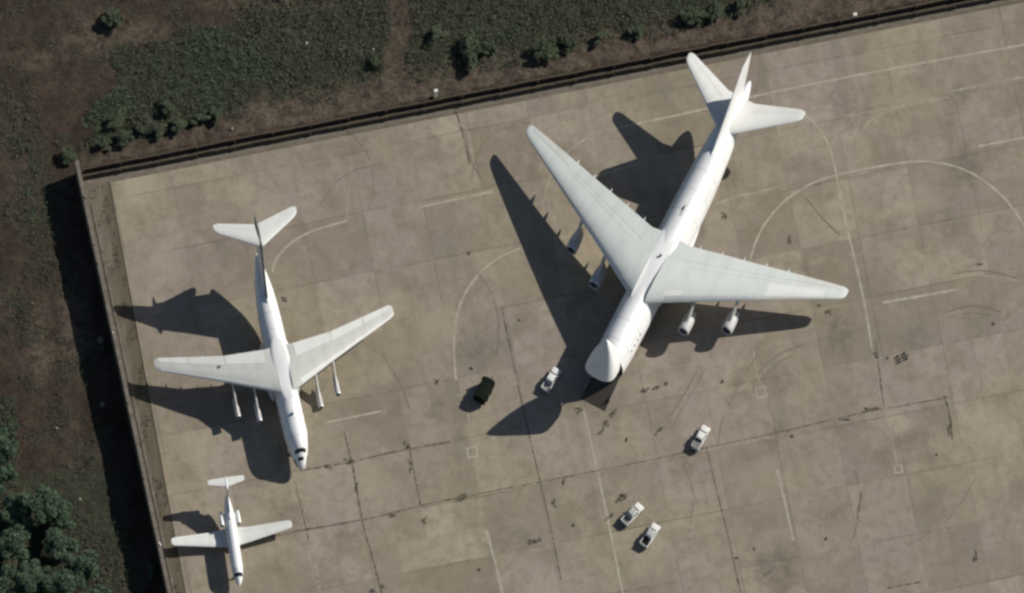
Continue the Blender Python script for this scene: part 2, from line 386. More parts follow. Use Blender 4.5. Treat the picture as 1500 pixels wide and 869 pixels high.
def engine(pl, a, y, z, R, L, side, pyl_to, mat='nacelle', core=True):
    s = R
    out = [(a + 0.25 * s, 0.80 * s), (a + 0.02, 0.84 * s), (a, 0.89 * s), (a + 0.05, 0.94 * s), (a + 0.3 * s, s), (a + 0.45 * L, s * 1.0), (a + L * 0.68, 0.93 * s), (a + L * 0.95, 0.74 * s), (a + L, 0.70 * s), (a + L - 0.02, 0.62 * s), (a + L * 0.8, 0.62 * s)]
    e = revolve(pl, out, y, z).make('engine_nacelle', mat, pl.r)
    revolve(pl, [(a + 0.02, 0.86 * s), (a - 0.03, 0.90 * s), (a + 0.03, 0.955 * s), (a + 0.28 * s, 1.012 * s), (a + 0.28 * s, 0.98 * s)], y, z).make('intake_lip', 'edge', e)
    revolve(pl, [(a + 0.1 * s, 0.03), (a + 0.3 * s, 0.22 * s), (a + 0.42 * s, 0.25 * s), (a + 0.43 * s, 0.85 * s), (a + 0.6 * s, 0.85 * s)], y, z, cap0=True, cap1=True).make('fan', 'dark', e)
    revolve(pl, [(a + L * 0.8, 0.6 * s), (a + L * 1.02, 0.42 * s), (a + L * 1.16, 0.16 * s), (a + L * 1.2, 0.03)], y, z, cap0=True, cap1=True).make('exhaust_cone', 'dark', e)
    if pyl_to:
        a1, z1 = pyl_to; w = 0.16 * s + 0.08
        rings = []
        for k in range(5):
            t_ = k / 4; al = a + 0.28 * L + (a1 - a - 0.28 * L) * t_; ae = a + L * 0.98 + (a1 + L * 0.55 - a - L * 0.98) * t_; zz = z + s * 0.85 + (z1 - z - s * 0.85) * t_
            rings.append([pl.P(al, y, zz), pl.P(al + 0.3, y + w, zz), pl.P((al + ae) / 2, y + w * 1.1, zz), pl.P(ae, y, zz), pl.P((al + ae) / 2, y - w * 1.1, zz), pl.P(al + 0.3, y - w, zz)])
        MB().loft(rings).make('engine_pylon', 'wing_light', pl.r)
    return e
def gear(pl, a, y, ztop, wheels, r, w, name='landing_gear'):
    k = MB(); k.cyl(pl.P(a, y, r), pl.P(a, y, ztop), 0.12 + r * 0.1, n=10)
    ys = [q[1] for q in wheels]; aa = sorted(set(q[0] for q in wheels))
    for q in aa: k.cyl(pl.P(a + q, y + min(ys), r), pl.P(a + q, y + max(ys), r), 0.09, n=8)
    if len(aa) > 1: k.box(pl.P(a + (aa[0] + aa[-1]) / 2, y, r), (aa[-1] - aa[0], 0.2, 0.2))
    leg = k.make(name, 'strut', pl.r)
    for da, dy in wheels:
        kk = MB(); n = 18
        prof = [(-w/2, r*0.5), (-w/2, r*0.9), (-w*0.3, r), (w*0.3, r), (w/2, r*0.9), (w/2, r*0.5)]
        kk.loft([[pl.P(a + da + math.cos(2*PI*j/n) * rr, y + dy + q, r + math.sin(2*PI*j/n) * rr) for j in range(n)] for q, rr in prof])
        kk.make('wheel', 'rubber', leg)
def place(N0, d, a0):    # nose map point, tail direction on the map -> root location and heading
    dl = math.hypot(*d); dx, dy = d[0] / dl, d[1] / dl
    p = g(N0[0] + dx * a0 * PPM, N0[1] + dy * a0 * PPM)
    return p, math.atan2(dy, -dx)      # forward = -d on the map = (-dx, +dy) in the world

# ------------------------------------------------------------------ SETTING: ground, apron, verges
def axis(lo, hi, step, far):
    out = list(np.arange(lo, hi + 1e-6, step)); o = step
    v = lo; pre = []
    while v > -far: o *= 1.7; v -= o; pre.append(v)
    o = step; v = hi; post = []
    while v < far: o *= 1.7; v += o; post.append(v)
    return list(reversed(pre)) + out + post
def build_ground():
    xs = axis(-112, 112, 0.8, 3500); ys = axis(-68, 68, 0.8, 3500); n = len(xs)
    w0, w1 = g(112, 254), g(247, 881); nw = Vector((w1.y - w0.y, -(w1.x - w0.x), 0)).normalized()
    V = []; 
    for y in ys:
        for x in xs:
            z = -0.35
            if abs(x) < 130 and abs(y) < 90:
                h = noise.fractal(Vector((x * 0.16, y * 0.16, 3.1)), 0.9, 2.2, 5) * 0.38 + noise.noise(Vector((x * 0.9, y * 0.9, 9))) * 0.16
                z = -0.38 + max(-0.5, min(0.34, h))
            V.append((x, y, z))
    F = [(j * n + i, j * n + i + 1, (j + 1) * n + i + 1, (j + 1) * n + i) for j in range(len(ys) - 1) for i in range(n - 1)]
    o = raw('ground', V, F, 'soil'); tag(o, kind='structure')
    for p in o.data.polygons: p.use_smooth = True
    return o
GROUND = build_ground()
def slab(name, pts, z, mat, depth):
    k = MB(); P = [g(*p) for p in pts]
    k.loft([[(p.x, p.y, z - depth) for p in P], [(p.x, p.y, z) for p in P]]); return tag(k.make(name, mat, None, False), kind='structure')
# verge inside the walls, then the apron on top of it
slab('verge', [(112, 262), (1900, -92), (1900, 1900), (470, 1900)], -0.02, 'verge', 0.5)
slab('verge_grass', [(147, 270), (161, 266), (249, 743), (272, 867), (330, 1200), (300, 1200), (252, 867), (231, 743), (196, 560), (178, 440)], -0.004, 'verge_dark', 0.3)
slab('verge_kerb', [(126, 262), (1900, -87), (1900, -80), (128, 269)], -0.006, 'wall', 0.3)
slab('wall_kerb', [(133, 300), (136, 300), (257, 869), (300, 1070), (296, 1070), (253.5, 869)], 0.12, 'wall', 0.3)
slab('apron', [(161, 268), (1900, -75), (1900, 1900), (452, 1900), (272, 869), (249, 745)], 0.10, 'apron', 0.4)
Z0 = 0.10
# ------------------------------------------------------------------ painted lines and tyre marks
def smooth_poly(pts, sub=6):
    P = [g(*p) for p in pts]
    if len(P) < 3: return P
    out = []
    for i in range(len(P) - 1):
        p0 = P[max(i-1, 0)]; p1 = P[i]; p2 = P[i+1]; p3 = P[min(i+2, len(P)-1)]
        for s in range(sub):
            t = s / sub
            out.append(0.5 * ((2*p1) + (p2-p0)*t + (2*p0-5*p1+4*p2-p3)*t*t + (-p0+3*p1-3*p2+p3)*t**3))
    return out + [P[-1]]
def strip(name, pts, w, mat, z, gaps=0.0, rag=0.0, step=0.6, seed=0):
    P = smooth_poly(pts); L = [P[0]]
    for a, b in zip(P, P[1:]):
        n = max(1, int((b - a).length / step)); L += [a + (b - a) * (i + 1) / n for i in range(n)]
    v = []; f = []
    rnd = random.Random(hash(name + str(pts[0])) % 9999 if False else int(pts[0][0] * 7 + pts[0][1] + seed))
    for i, p in enumerate(L):
        d = (L[min(i + 1, len(L) - 1)] - L[max(i - 1, 0)]).normalized(); nrm = Vector((-d.y, d.x, 0))
        ww = w / 2 * (1 + rag * rnd.uniform(-1, 1))
        v += [tuple(p + nrm * ww + Vector((0, 0, z))), tuple(p - nrm * ww + Vector((0, 0, z)))]
    for i in range(len(L) - 1):
        if gaps and noise.noise(Vector((L[i].x * 0.35, L[i].y * 0.35, seed))) + .35 * noise.noise(Vector((L[i].x * 2.1, L[i].y * 2.1, seed))) > 0.5 - gaps: continue
        f.append((2*i, 2*i+1, 2*i+3, 2*i+2))
    o = raw(name, v, f, mat); return tag(o, kind='structure')
ZL = Z0 + 0.004
LINES = [
 ([(399,400),(404,382),(424,358),(453,341),(480,332),(508,324)], .42, .1), ([(508,324),(509,300),(516,232)], .25, .35),
 ([(615,304),(666,293),(722,281)], .45, .05),
 ([(668,558),(665,512),(668,470),(680,433),(702,402),(728,380),(762,364)], .40, .1),
 ([(688,575),(686,600),(690,655)], .3, .35), ([(668,581),(712,571),(757,562)], .35, .3),
 ([(793,345),(794,315),(800,280),(813,247),(836,219),(866,200),(900,189)], .40, .15), ([(900,189),(1020,163),(1112,140),(1230,116),(1345,94),(1500,66),(1600,47)], .42, .12),
 ([(820,345),(812,320),(818,285),(835,262),(872,259)], .3, .3), ([(872,259),(932,241)], .45, .05),
 ([(1173,165),(1195,183),(1212,209),(1222,240),(1228,275),(1241,335),(1256,398),(1268,455),(1277,510)], .42, .05), ([(1278,512),(1291,590),(1303,625),(1314,680)], .32, .4),
 ([(1097,388),(1108,352),(1125,322),(1153,292),(1188,270),(1226,257),(1290,244),(1345,237),(1390,242),(1430,258),(1464,284),(1485,308),(1500,332),(1512,360)], .42, .04),
 ([(1238,171),(1290,161),(1345,151),(1390,143)], .4, .25), ([(1260,198),(1272,180),(1296,166),(1330,154)], .32, .2),
 ([(1395,134),(1450,123),(1500,113),(1560,101)], .45, .2), ([(1434,215),(1500,202),(1560,190)], .55, .0),
 ([(1048,300),(1080,288),(1115,281),(1160,268)], .35, .3), ([(1292,444),(1345,435),(1400,425)], .5, .0),
 ([(1138,688),(1150,738),(1162,792)], .52, .0), ([(854,598),(864,640),(875,690),(890,760),(912,869),(925,930)], .45, .08),
 ([(713,778),(724,820),(737,875)], .5, .05), ([(452,790),(461,830),(470,872)], .48, .1), ([(476,620),(515,612),(558,603)], .45, .05),
 ([(1104,515),(1108,545),(1115,566)], .35, .2), ([(1370,409),(1410,404),(1445,405),(1490,412)], .3, .35),
 ([(1258,300),(1300,292),(1345,300)], .2, .5), ([(1395,600),(1380,560)], .2, .4)]
for i, (p, w, gp) in enumerate(LINES): strip('painted_line', p, w * .95, 'line_faint' if gp > .12 else 'line', ZL + .0004 * i, 0, 0.35)
def box_mark(cx, cy, s, w=.3):
    k = []
    q = [(-s,-s),(s,-s),(s,s),(-s,s),(-s,-s)]; ca, sa = math.cos(-UA), math.sin(-UA)
    P = [(cx + x*ca - y*sa, cy + x*sa + y*ca) for x, y in q]
    v = []; f = []
    for a, b in zip(P, P[1:]):
        A, B = g(*a), g(*b); d = (B - A).normalized(); n = Vector((-d.y, d.x, 0)) * w / 2; i = len(v)
        v += [tuple(A + n + Vector((0,0,ZL)) + d*w/2), tuple(A - n + Vector((0,0,ZL)) + d*w/2), tuple(B - n + Vector((0,0,ZL)) + d*w/2), tuple(B + n + Vector((0,0,ZL)) + d*w/2)]; f.append((i,i+1,i+2,i+3))
    tag(raw('painted_square', v, f, 'line'), kind='structure')
for c in ((692, 663, 7), (1115, 575, 7), (1316, 688, 5)): box_mark(*c)
ZT = Z0 + 0.016
TYRE = [([(972,628),(990,597),(1008,568),(1022,542)], .22), ([(981,632),(999,600),(1017,571),(1031,545)], .16), ([(1110,548),(1130,527),(1155,513),(1178,505)], .28), ([(1116,556),(1136,535),(1160,521)], .18),
 ([(1385,458),(1420,449),(1450,452),(1478,463)], .3), ([(1390,466),(1420,459),(1448,462)], .2), ([(1395,402),(1440,397),(1490,408)], .22),
 ([(470,300),(490,270),(520,250),(560,240)], .2), ([(690,260),(705,215),(735,190),(775,180)], .16), ([(700,400),(720,430),(730,470),(728,520)], .16),
 ([(1052,650),(1060,610),(1085,560),(1110,520)], .2), ([(1000,680),(1015,720),(1010,780)], .14), ([(1180,290),(1205,320),(1230,345)], .3), ([(560,520),(585,560),(600,600)], .15),
 ([(668,163),(676,185),(683,200),(690,235),(705,262)], .18), ([(500,180),(540,230),(548,290)], .12), ([(1252,690),(1262,730),(1250,790)], .18), ([(1330,800),(1390,760),(1430,700)], .14)]
for i, (p, w) in enumerate(TYRE): strip('tyre_mark', p, w, 'rubber_mark', ZT + 0.0004 * i, .15, .4)
# the strongest joints, opened up and filled with dirt
ZJ = Z0 + 0.026
JOINTS = [([(365,797),(420,781),(530,762),(612,742),(676,729),(700,725)], .30, .05), ([(700,724),(780,709),(870,691),(960,673),(1040,655)], .22, .2), ([(1040,655),(1140,634),(1250,608),(1310,597),(1392,582)], .2, .3),
 ([(440,690),(515,677),(580,662),(660,648)], .26, .3), ([(504,632),(513,668),(520,700),(530,760),(545,815),(562,880)], .34, .1), ([(600,655),(606,690),(616,740)], .26, .3), ([(735,450),(760,570),(790,700),(806,770),(822,850)], .2, .2),
 ([(1035,655),(1050,720),(1063,770),(1085,869)], .22, .15), ([(1384,580),(1392,615),(1395,645)], .3, .1), ([(1283,500),(1290,560),(1295,595)], .3, .1), ([(668,163),(680,205),(688,240)], .3, .0), ([(432,705),(445,760),(470,869)], .14, .4), ([(1300,862),(1350,853)], .3, 0), ([(1255,760),(1262,720)], .2, .2)]
for i, (p, w, gp) in enumerate(JOINTS): strip('open_joint', p, w * .72, 'joint', ZJ + 0.0004 * i, 0, .95, step=.35, seed=i)

# blotchy stains with ragged edges lying on the slabs
def blot(cx, cy, rx, ry, rot, z, v, f, seed):
    C = g(cx, cy); n = 26; b = len(v); v.append((C.x, C.y, z))
    for i in range(n):
        a = 2 * PI * i / n; r = 0.65 + 0.55 * noise.noise(Vector((math.cos(a) * 1.6 + seed * 3.3, math.sin(a) * 1.6, seed))) + 0.18 * noise.noise(Vector((math.cos(a) * 6, math.sin(a) * 6, seed)))
        x, y = math.cos(a) * rx * r / PPM, math.sin(a) * ry * r / PPM
        v.append((C.x + x * math.cos(rot) - y * math.sin(rot), C.y + x * math.sin(rot) + y * math.cos(rot), z))
    for i in range(n): f.append((b, b + 1 + i, b + 1 + (i + 1) % n))
SPOTS = [(1062,318,4,7,.2),(1060,432,3,3,0),(1157,354,3,8,.1),(1300,525,3,3,0),(888,622,9,5,.8),(897,607,8,4,.6),(880,633,7,3,.5),(960,570,9,3,.5),(945,573,7,4,.2),(975,563,6,3,.6),(966,631,8,3,.5),
 (597,653,5,7,0),(603,683,3,9,.1),(515,677,9,4,0),(480,684,5,3,0),(522,715,3,9,-.2),(677,729,9,6,.2),(576,756,6,3,.2),(622,764,3,7,0),(545,866,5,4,0),(783,793,8,5,.1),(812,738,3,7,.3),(826,708,2,6,0),(912,729,11,6,.4),(893,757,8,3,.5),
 (1275,600,11,4,.1),(1283,520,3,5,0),(1390,630,2,9,.1),(1105,805,3,2,0),(1080,818,3,2,0),(1429,819,3,9,0),(1372,667,2,2,0),(1434,388,5,2,0),(1455,475,3,3,0),(850,600,6,4,.5),(918,645,2,4,0),(1237,615,8,2,.1),(417,440,5,4,0),(690,540,4,3,0),(760,470,3,2,0),(640,560,4,4,0),(1058,560,3,3,0),(840,770,3,3,0),(560,860,4,3,0),(702,835,3,3,0),(1210,790,3,3,0),(1160,640,3,2,0),(687,372,3,3,0),(1213,458,5,4,0),(1200,448,3,2,0)]
v, f = [], []
rs = random.Random(9); nb = 0
for i, (x, y, rx, ry, ro) in enumerate(SPOTS):
    n_ = 1 if max(rx, ry) < 4 else 5
    for q in range(n_):
        a = rs.uniform(-1, 1) * (n_ > 1); bb = rs.uniform(-1, 1) * (n_ > 1); k_ = 1 if n_ == 1 else rs.uniform(.22, .6)
        dx, dy = a * rx, bb * ry
        blot(x + dx * math.cos(ro) + dy * math.sin(ro), y - dx * math.sin(ro) + dy * math.cos(ro), rx * k_, ry * k_, ro + rs.uniform(-.5, .5), ZJ + 0.012 + 0.0003 * nb, v, f, nb * 1.3 + 1.7); nb += 1
tag(raw('oil_stains', v, f, 'stain'), kind='structure')

# ------------------------------------------------------------------ leaves
def leaf_mesh(name, centres, sizes, mat, parent=None, flat=0.35):
    n = len(centres); c = np.asarray(centres, float); s = np.asarray(sizes, float)[:, None]
    nrm = RNG.normal(size=(n, 3)); nrm[:, 2] = np.abs(nrm[:, 2]) + flat; nrm /= np.linalg.norm(nrm, axis=1)[:, None]
    t = RNG.normal(size=(n, 3)); u = np.cross(nrm, t); u /= np.linalg.norm(u, axis=1)[:, None]; w = np.cross(nrm, u)
    asp = RNG.uniform(0.55, 1.0, (n, 1))
    V = np.stack([c - u * s, c + w * s * asp, c + u * s * 1.1, c - w * s * asp], 1).reshape(-1, 3)
    me = bpy.data.meshes.new(name); me.vertices.add(4 * n); me.vertices.foreach_set('co', V.ravel())
    me.loops.add(4 * n); me.loops.foreach_set('vertex_index', np.arange(4 * n)); me.polygons.add(n)
    me.polygons.foreach_set('loop_start', np.arange(n) * 4); me.polygons.foreach_set('loop_total', np.full(n, 4))
    me.materials.append(M[mat]); me.update(calc_edges=True); me.validate()
    o = bpy.data.objects.new(name, me); return link(o, parent)

def inside(poly, x, y):
    c = False; j = len(poly) - 1
    for i in range(len(poly)):
        xi, yi = poly[i]; xj, yj = poly[j]
        if (yi > y) != (yj > y) and x < (xj - xi) * (y - yi) / (yj - yi) + xi: c = not c
        j = i
    return c
def wall_y(x): return 242 - (x - 118) * 0.1967      # map line of the low walls
GREEN = [(95,225),(150,135),(185,62),(300,42),(420,-30),(1170,-60),(1130,10),(1000,42),(850,85),(640,112),(600,125),(505,128),(420,150),(330,172),(230,205),(130,232)]
def green_w(x, y):
    w = 0.0
    n1 = noise.fractal(Vector((x * 0.018, y * 0.018, 5.0)), 0.8, 2.1, 4)
    if inside(GREEN, x + 34 * noise.fractal(Vector((x*.02, y*.02, 1)), .7, 2.2, 4), y + 26 * noise.fractal(Vector((x*.02, y*.02, 7)), .7, 2.2, 4)): w = 0.82 + 0.35 * n1
    if abs(x - 583 - 5 * math.sin(y * .05)) < 17 and y < 140: w *= 0.08
    if x < 215 and y > 100:
        wx = 115 + (y - 240) * 0.215
        if x < wx - 40: w = max(w, 0.12 + 0.45 * n1 + (0.35 if (y < 390 and x > 40 and y > 200) else 0) + (0.3 if y > 760 else 0))
        if x < 25 and y > 580: w = max(w, 0.75)
    elif y < 130: w = max(w, 0.10 + 0.3 * n1)
    return w
def paint_ground():      # where scrub grows and where the dirt is bare, as a surface colour of the soil itself
    me = GROUND.data; ca = me.color_attributes.new('growth', 'FLOAT_COLOR', 'POINT'); buf = np.zeros((len(me.vertices), 4), np.float32); buf[:, 3] = 1
    for i, v_ in enumerate(me.vertices):
        x, y = v_.co.x * PPM + 750, 434.5 - v_.co.y * PPM
        if not (-120 < x < 1500 and -120 < y < 980): continue
        w = green_w(x, y); n = noise.fractal(Vector((x * .03, y * .03, 8)), .8, 2.1, 4)
        d = wall_y(x) - y; bare = 0.0
        if x > 300 and 0 < d < 60 + 10 * n: bare = min(1, (60 + 10 * n - d) / 25) * min(1, (x - 300) / 60)
        elif x > 118 and 0 < d < 24: bare = .7
        if abs(x - 583 - 5 * math.sin(y * .05)) < 15 + 6 * n and y < 140: bare = max(bare, .5)
        for cx, cy, rx, ry in ((190, 45, 60, 22), (130, 60, 50, 18), (60, 80, 70, 10), (420, 5, 120, 12), (110, 470, 25, 90), (60, 500, 20, 60), (30, 95, 40, 8)):
            q = ((x - cx) / rx) ** 2 + ((y - cy) / ry) ** 2
            if q < 1.6: bare = max(bare, (.75 + .6 * n) * max(0, 1 - q / 1.6))
        if y > 690 and x < 175: w = max(w, .75)
        buf[i, 0] = max(0, min(1, w * 1.05)) * (1 - max(0, min(1, bare))); buf[i, 1] = max(0, min(.9, bare))
    ca.data.foreach_set('color', buf.ravel())
def build_scrub():
    C = []; S = []; rnd = random.Random(3); k = 0
    while k < 95000:
        k += 1
        x, y = rnd.uniform(-60, 1320), rnd.uniform(-60, 930)
        if y > wall_y(x) - 22 and x > 118 + (y - 240) * 0.215 - 48 : continue
        w = green_w(x, y)
        if rnd.random() > w: continue
        hh = 0.30 + 1.6 * max(0, noise.noise(Vector((x * 0.045, y * 0.045, 2.0)))) + 0.35 * rnd.random()
        hh *= min(1.0, w + 0.25)
        p = g(x, y)
        for q in range(rnd.randint(6, 10)):
            r = rnd.uniform(0, 0.8); a = rnd.uniform(0, 2 * PI); z = rnd.uniform(0.05, 1) * hh * (1 - 0.4 * r)
            C.append((p.x + r * math.cos(a), p.y + r * math.sin(a), -0.3 + z)); S.append(rnd.uniform(0.06, 0.17))
    return leaf_mesh('scrub', C, S, 'scrub')
paint_ground()
tag(build_scrub(), 'low dark green scrub and dry grass covering the ground outside the walls', 'scrub', kind='stuff')

def crown_points(R, H, base, lobes, n, rnd):
    L = []
    for i in range(lobes):
        a = rnd.uniform(0, 2 * PI); r = R * 0.74 * math.sqrt(rnd.random()); L.append((r * math.cos(a), r * math.sin(a), base + H * rnd.uniform(0.35, 0.85) * (1 - 0.35 * (r / R) ** 2), R * rnd.uniform(0.17, 0.34)))
    L.append((0, 0, base + H * 0.7, R * 0.42))
    C = []; S = []
    for k in range(n):
        x, y, z, r = L[rnd.randrange(len(L))]
        d = Vector((rnd.gauss(0, 1), rnd.gauss(0, 1), rnd.gauss(0, 1))).normalized() * r * (rnd.random() ** 0.3) * rnd.uniform(.8, 1.12)
        if d.z < -r * 0.5: d.z *= -0.6
        C.append((x + d.x, y + d.y, z + d.z * 0.8)); S.append(rnd.uniform(0.06, 0.15) * (1 + R * 0.05))
    return C, S, L
def plant(name, R, H, base, lobes, n, mat, seed, leafname='crown'):
    rnd = random.Random(seed); root = bpy.data.objects.new(name, None); COL.objects.link(root)
    C, S, L = crown_points(R, H, base, lobes, n, rnd); leaf_mesh(leafname, C, S, mat, root)
    k = MB(); th = 0.05 * R + 0.03; k.cyl((0, 0, -0.6), (0.1, 0.05, base + H * 0.3), th, th * 0.6, 9)
    for x, y, z, r in L: k.cyl((0.08, 0.04, base + H * 0.15), (x * .9, y * .9, z - r * .2), th * 0.45, th * 0.12, 6)
    k.make('trunk', 'bark', root); return root
TREES = [plant('tree', 5.6, 5.6, 1.2, 22, 26000, 'tree', 11), plant('tree', 4.8, 5.0, 1.0, 18, 20000, 'tree', 12), plant('tree', 3.8, 4.2, .8, 14, 13000, 'tree', 13)]
TP = [  # x, y on the map, kind, scale, turn, label
 (58,760,0,1.0,0,'big round blue green tree at the top of the clump in the lower left corner'),
 (22,812,1,1.0,1,'dark bushy tree at the left edge, below the topmost tree of the corner clump'),
 (88,812,1,.95,2,'rounded tree in the middle of the lower left clump'),
 (50,862,0,.9,3,'broad tree at the bottom edge of the photo, left of centre in the corner clump'),
 (122,842,2,1.1,4,'small tree on the right flank of the lower left clump'),
 (98,872,1,1.0,.5,'leafy tree cut by the bottom edge in the middle of the corner clump'),
 (5,872,2,1.1,2.5,'tree filling the very bottom left corner of the photo'),
 (140,888,2,.95,1.5,'lowest and rightmost tree of the clump beside the wall shadow'),
 (20,758,2,.95,5,'small tree touching the left side of the big topmost tree of the clump'),
 (92,768,2,.85,2.2,'small tree against the right side of the big topmost tree of the clump'),
 (2,668,1,.95,3.4,'dark tree half cut by the left edge above the corner clump'),
 (3,708,2,.9,1.1,'small dark tree on the left edge just above the corner clump')]
used = set()
for x, y, kd, sc_, rz, lab in TP:
    o = TREES[kd] if kd not in used else copy_tree(TREES[kd]); used.add(kd)
    o.location = g(x, y, -0.3); o.scale = (sc_,) * 3; o.rotation_euler = (0, 0, rz); tag(o, lab, 'tree', 'trees in the lower left corner')
BUSH = [plant('bush', 1.9, 1.8, 0.1, 9, 3200, 'bush', 21), plant('bush', 1.5, 1.5, 0.1, 7, 2200, 'bush', 22), plant('bush', 2.8, 2.6, 0.2, 13, 6000, 'bush', 23)]
BP = [(152,215,0,1,'bush standing nearest the wall corner, outside the low walls'),
 (182,205,2,.8,'rounded grey green bush, second from the wall corner along the low walls'),
 (205,192,1,1.2,'small bush between two larger ones near the start of the low walls'),
 (232,192,0,1.1,'bush behind the low walls above the left tailplane of the four engined jet'),
 (262,186,2,.75,'wide bush in the middle of the row at the left end of the low walls'),
 (293,176,1,1.2,'small bush in the row behind the low walls, last but one before the bare bank'),
 (318,172,0,1,'last bush of the row before the bare brown bank behind the low walls'),
 (100,232,2,.8,'dark bush outside the wall corner where the black wall shadow begins'),
 (172,178,2,.85,'dark bush set back from the wall corner in the scrub'),
 (245,160,2,.8,'dark hollow hearted bush in the scrub behind the bush row'),
 (165,30,2,1.0,'solitary dark bush on bare brown ground near the top left corner'),
 (688,80,2,1.25,'large dark bush right of the bare track at the top'),
 (715,72,0,1.2,'smaller bush just right of the large dark bush near the bare track'),
 (800,78,2,1.2,'large dark bush by the low walls, halfway between track and large tailplane'),
 (828,66,0,1.2,'lighter bush on the right of the large dark bush near the low walls'),
 (880,56,1,1.2,'small bush by the low walls in a gap of the green belt'),
 (935,48,0,1.1,'dark bush near the low walls left of the white tailplane tip'),
 (1015,28,2,1.0,'large bush above the white tailplane tip of the biggest plane'),
 (1050,18,2,.9,'bush at the top edge, second from the right end of the green belt'),
 (1085,10,0,1.2,'last bush at the right end of the green belt by the top edge'),
 (640,55,0,1.2,'bush on the right side of the bare vertical track near the top'),
 (548,92,1,1.2,'small bush on the left side of the bare track near the low walls'),
 (149,512,1,.7,'tiny pale bush poking out of the black wall shadow'),
 (222,838,1,1.1,'bush by the wall foot beside the tail of the smallest plane, in the wall shadow'),
 (14,630,0,1.1,'dark bush at the left edge above the trees')]
usedb = set()
for i, (x, y, kd, sc_, lab) in enumerate(BP):
    o = BUSH[kd] if kd not in usedb else copy_tree(BUSH[kd]); usedb.add(kd)
    o.location = g(x, y, -0.3); o.scale = (sc_ * (1.25, .95, 1.4)[i % 3], sc_ * (.85, 1.15, .8)[i % 3], sc_ * .75); o.rotation_euler = (0, 0, i * 1.3); tag(o, lab, 'bush', 'bushes outside the walls')
# weeds rooted in the apron joints
def build_weeds():
    C = []; S = []; rnd = random.Random(5)
    for (x, y, rx, ry, ro) in SPOTS:
        p = g(x, y)
        for k in range(int(6 + rx * ry * 0.9)):
            a = rnd.uniform(0, 2*PI); r = math.sqrt(rnd.random()) * 0.75; dx, dy = math.cos(a)*rx*r/PPM, math.sin(a)*ry*r/PPM
            C.append((p.x + dx*math.cos(ro) - dy*math.sin(ro), p.y + dx*math.sin(ro) + dy*math.cos(ro), Z0 + rnd.uniform(0.02, 0.22))); S.append(rnd.uniform(0.05, 0.13))
    for pts, w, gp in JOINTS:
        P = smooth_poly(pts)
        for a, b in zip(P, P[1:]):
            for k in range(int((b - a).length * 5)):
                q = a + (b - a) * rnd.random()
                if noise.noise(q * 0.3) > -0.05: C.append((q.x + rnd.gauss(0, .12), q.y + rnd.gauss(0, .12), Z0 + rnd.uniform(0.01, 0.12))); S.append(rnd.uniform(0.04, 0.10))
    for k in range(2600):     # weeds on the verge by the long wall
        t = rnd.random(); y = 270 + t * 620; x0 = 122 + (y - 260) * 0.215; x1 = 161 + (y - 268) * 0.183
        x = x0 + (x1 - x0) * rnd.random()
        if noise.noise(Vector((x * .06, y * .03, 4))) < 0.05: continue
        p = g(x, y); C.append((p.x, p.y, rnd.uniform(0, .2))); S.append(rnd.uniform(.06, .16))
    return leaf_mesh('joint_weeds', C, S, 'weed')
tag(build_weeds(), 'dark dry weeds growing in the joints and along the verge of the concrete', 'weeds', kind='stuff')

# ------------------------------------------------------------------ walls
def long_wall():
    A, B = g(112, 254), g(290, 1081); d = (B - A).normalized(); L = (B - A).length; rz = math.atan2(d.y, d.x); H = 4.4
    r = thing('concrete_wall', (A.x, A.y, 0), rz, 'tall concrete wall down the left side of the apron, casting a wide black shadow', 'wall')
    n = int(L / 3.0); k = MB()
    for i in range(n):
        dz = random.uniform(-0.06, 0.05); k.box((i * 3.0 + 1.5, random.uniform(-.03, .03), (H - 0.2 + dz - 0.8) / 2), (2.97, 0.34, H - 0.2 + dz + 0.8))
    k.make('wall_panels', 'wall', r, False)
    k = MB()
    for i in range(n // 2): k.box((i * 6.0 + 3.0, random.uniform(-.03, .03), H - 0.11 + random.uniform(-.05, .05)), (5.9, 0.78, 0.2))
    k.make('coping', 'wall', r, False)
    for i in range(n // 2):
        k = MB(); k.box((i * 6.0, 0.32, (H - .35 - .8) / 2), (0.4, 0.30, H - .35 + .8)); k.make('buttress', 'wall', r, False)
    for i in range(2, n, 5):   # rubble and pale lumps on the coping
        k = MB(); k.box((i * 3.0 + random.uniform(0, 2), random.uniform(-.2, .2), H + 0.055), (random.uniform(.3, .9), random.uniform(.2, .4), .12), random.uniform(0, 1)); k.make('loose_slab', 'pole' if i % 3 == 0 else 'wall', r, False)
    # return end at the corner
long_wall()
def low_wall(name, off, H, label, th=0.28):
    A = g(120, 254 + off); B = g(1900, 254 + off - 1780 * 0.1967); d = (B - A).normalized(); L = (B - A).length; rz = math.atan2(d.y, d.x)
    r = thing(name, (A.x, A.y, 0), rz, label, 'wall'); k = MB(); x = 0; i = 0
    while x < L:
        l = 4.0; k.box((x + l/2, random.uniform(-.06, .06), (H + random.uniform(-.10, .06) - 0.7) / 2), (l - 0.04, th, H + 0.7)); x += l
    k.make('wall_panels', 'lowwall', r, False)
    for i in range(int(L / 8)):
        kk = MB(); kk.box((i * 8.0 + .2, -0.22, (H * .8 - .7) / 2), (0.3, 0.3, H * .8 + .7)); kk.make('buttress', 'lowwall', r, False)
    return r
low_wall('low_wall', -1, 1.15, 'low brown wall along the top of the apron, the one nearer the scrub')
low_wall('low_wall', 9, 1.1, 'low brown wall along the top of the apron, the one nearer the planes')
slab('drain_floor', [(120, 251), (1900, -99), (1900, -90), (120, 260)], -0.005, 'lowwall', 0.4)
def utility_post(px, py, h, label):
    r = thing('marker_post', g(px, py), 0.2, label, 'post'); MB().cyl((0, 0, -.4), (0, 0, h), .12, .09, 10).make('post', 'pole', r)
    MB().box((0, 0, h + .25), (.75, .6, .5)).make('head_box', 'pole', r, False); MB().box((0, 0, .15), (.9, .9, .5)).make('footing', 'wall', r, False)
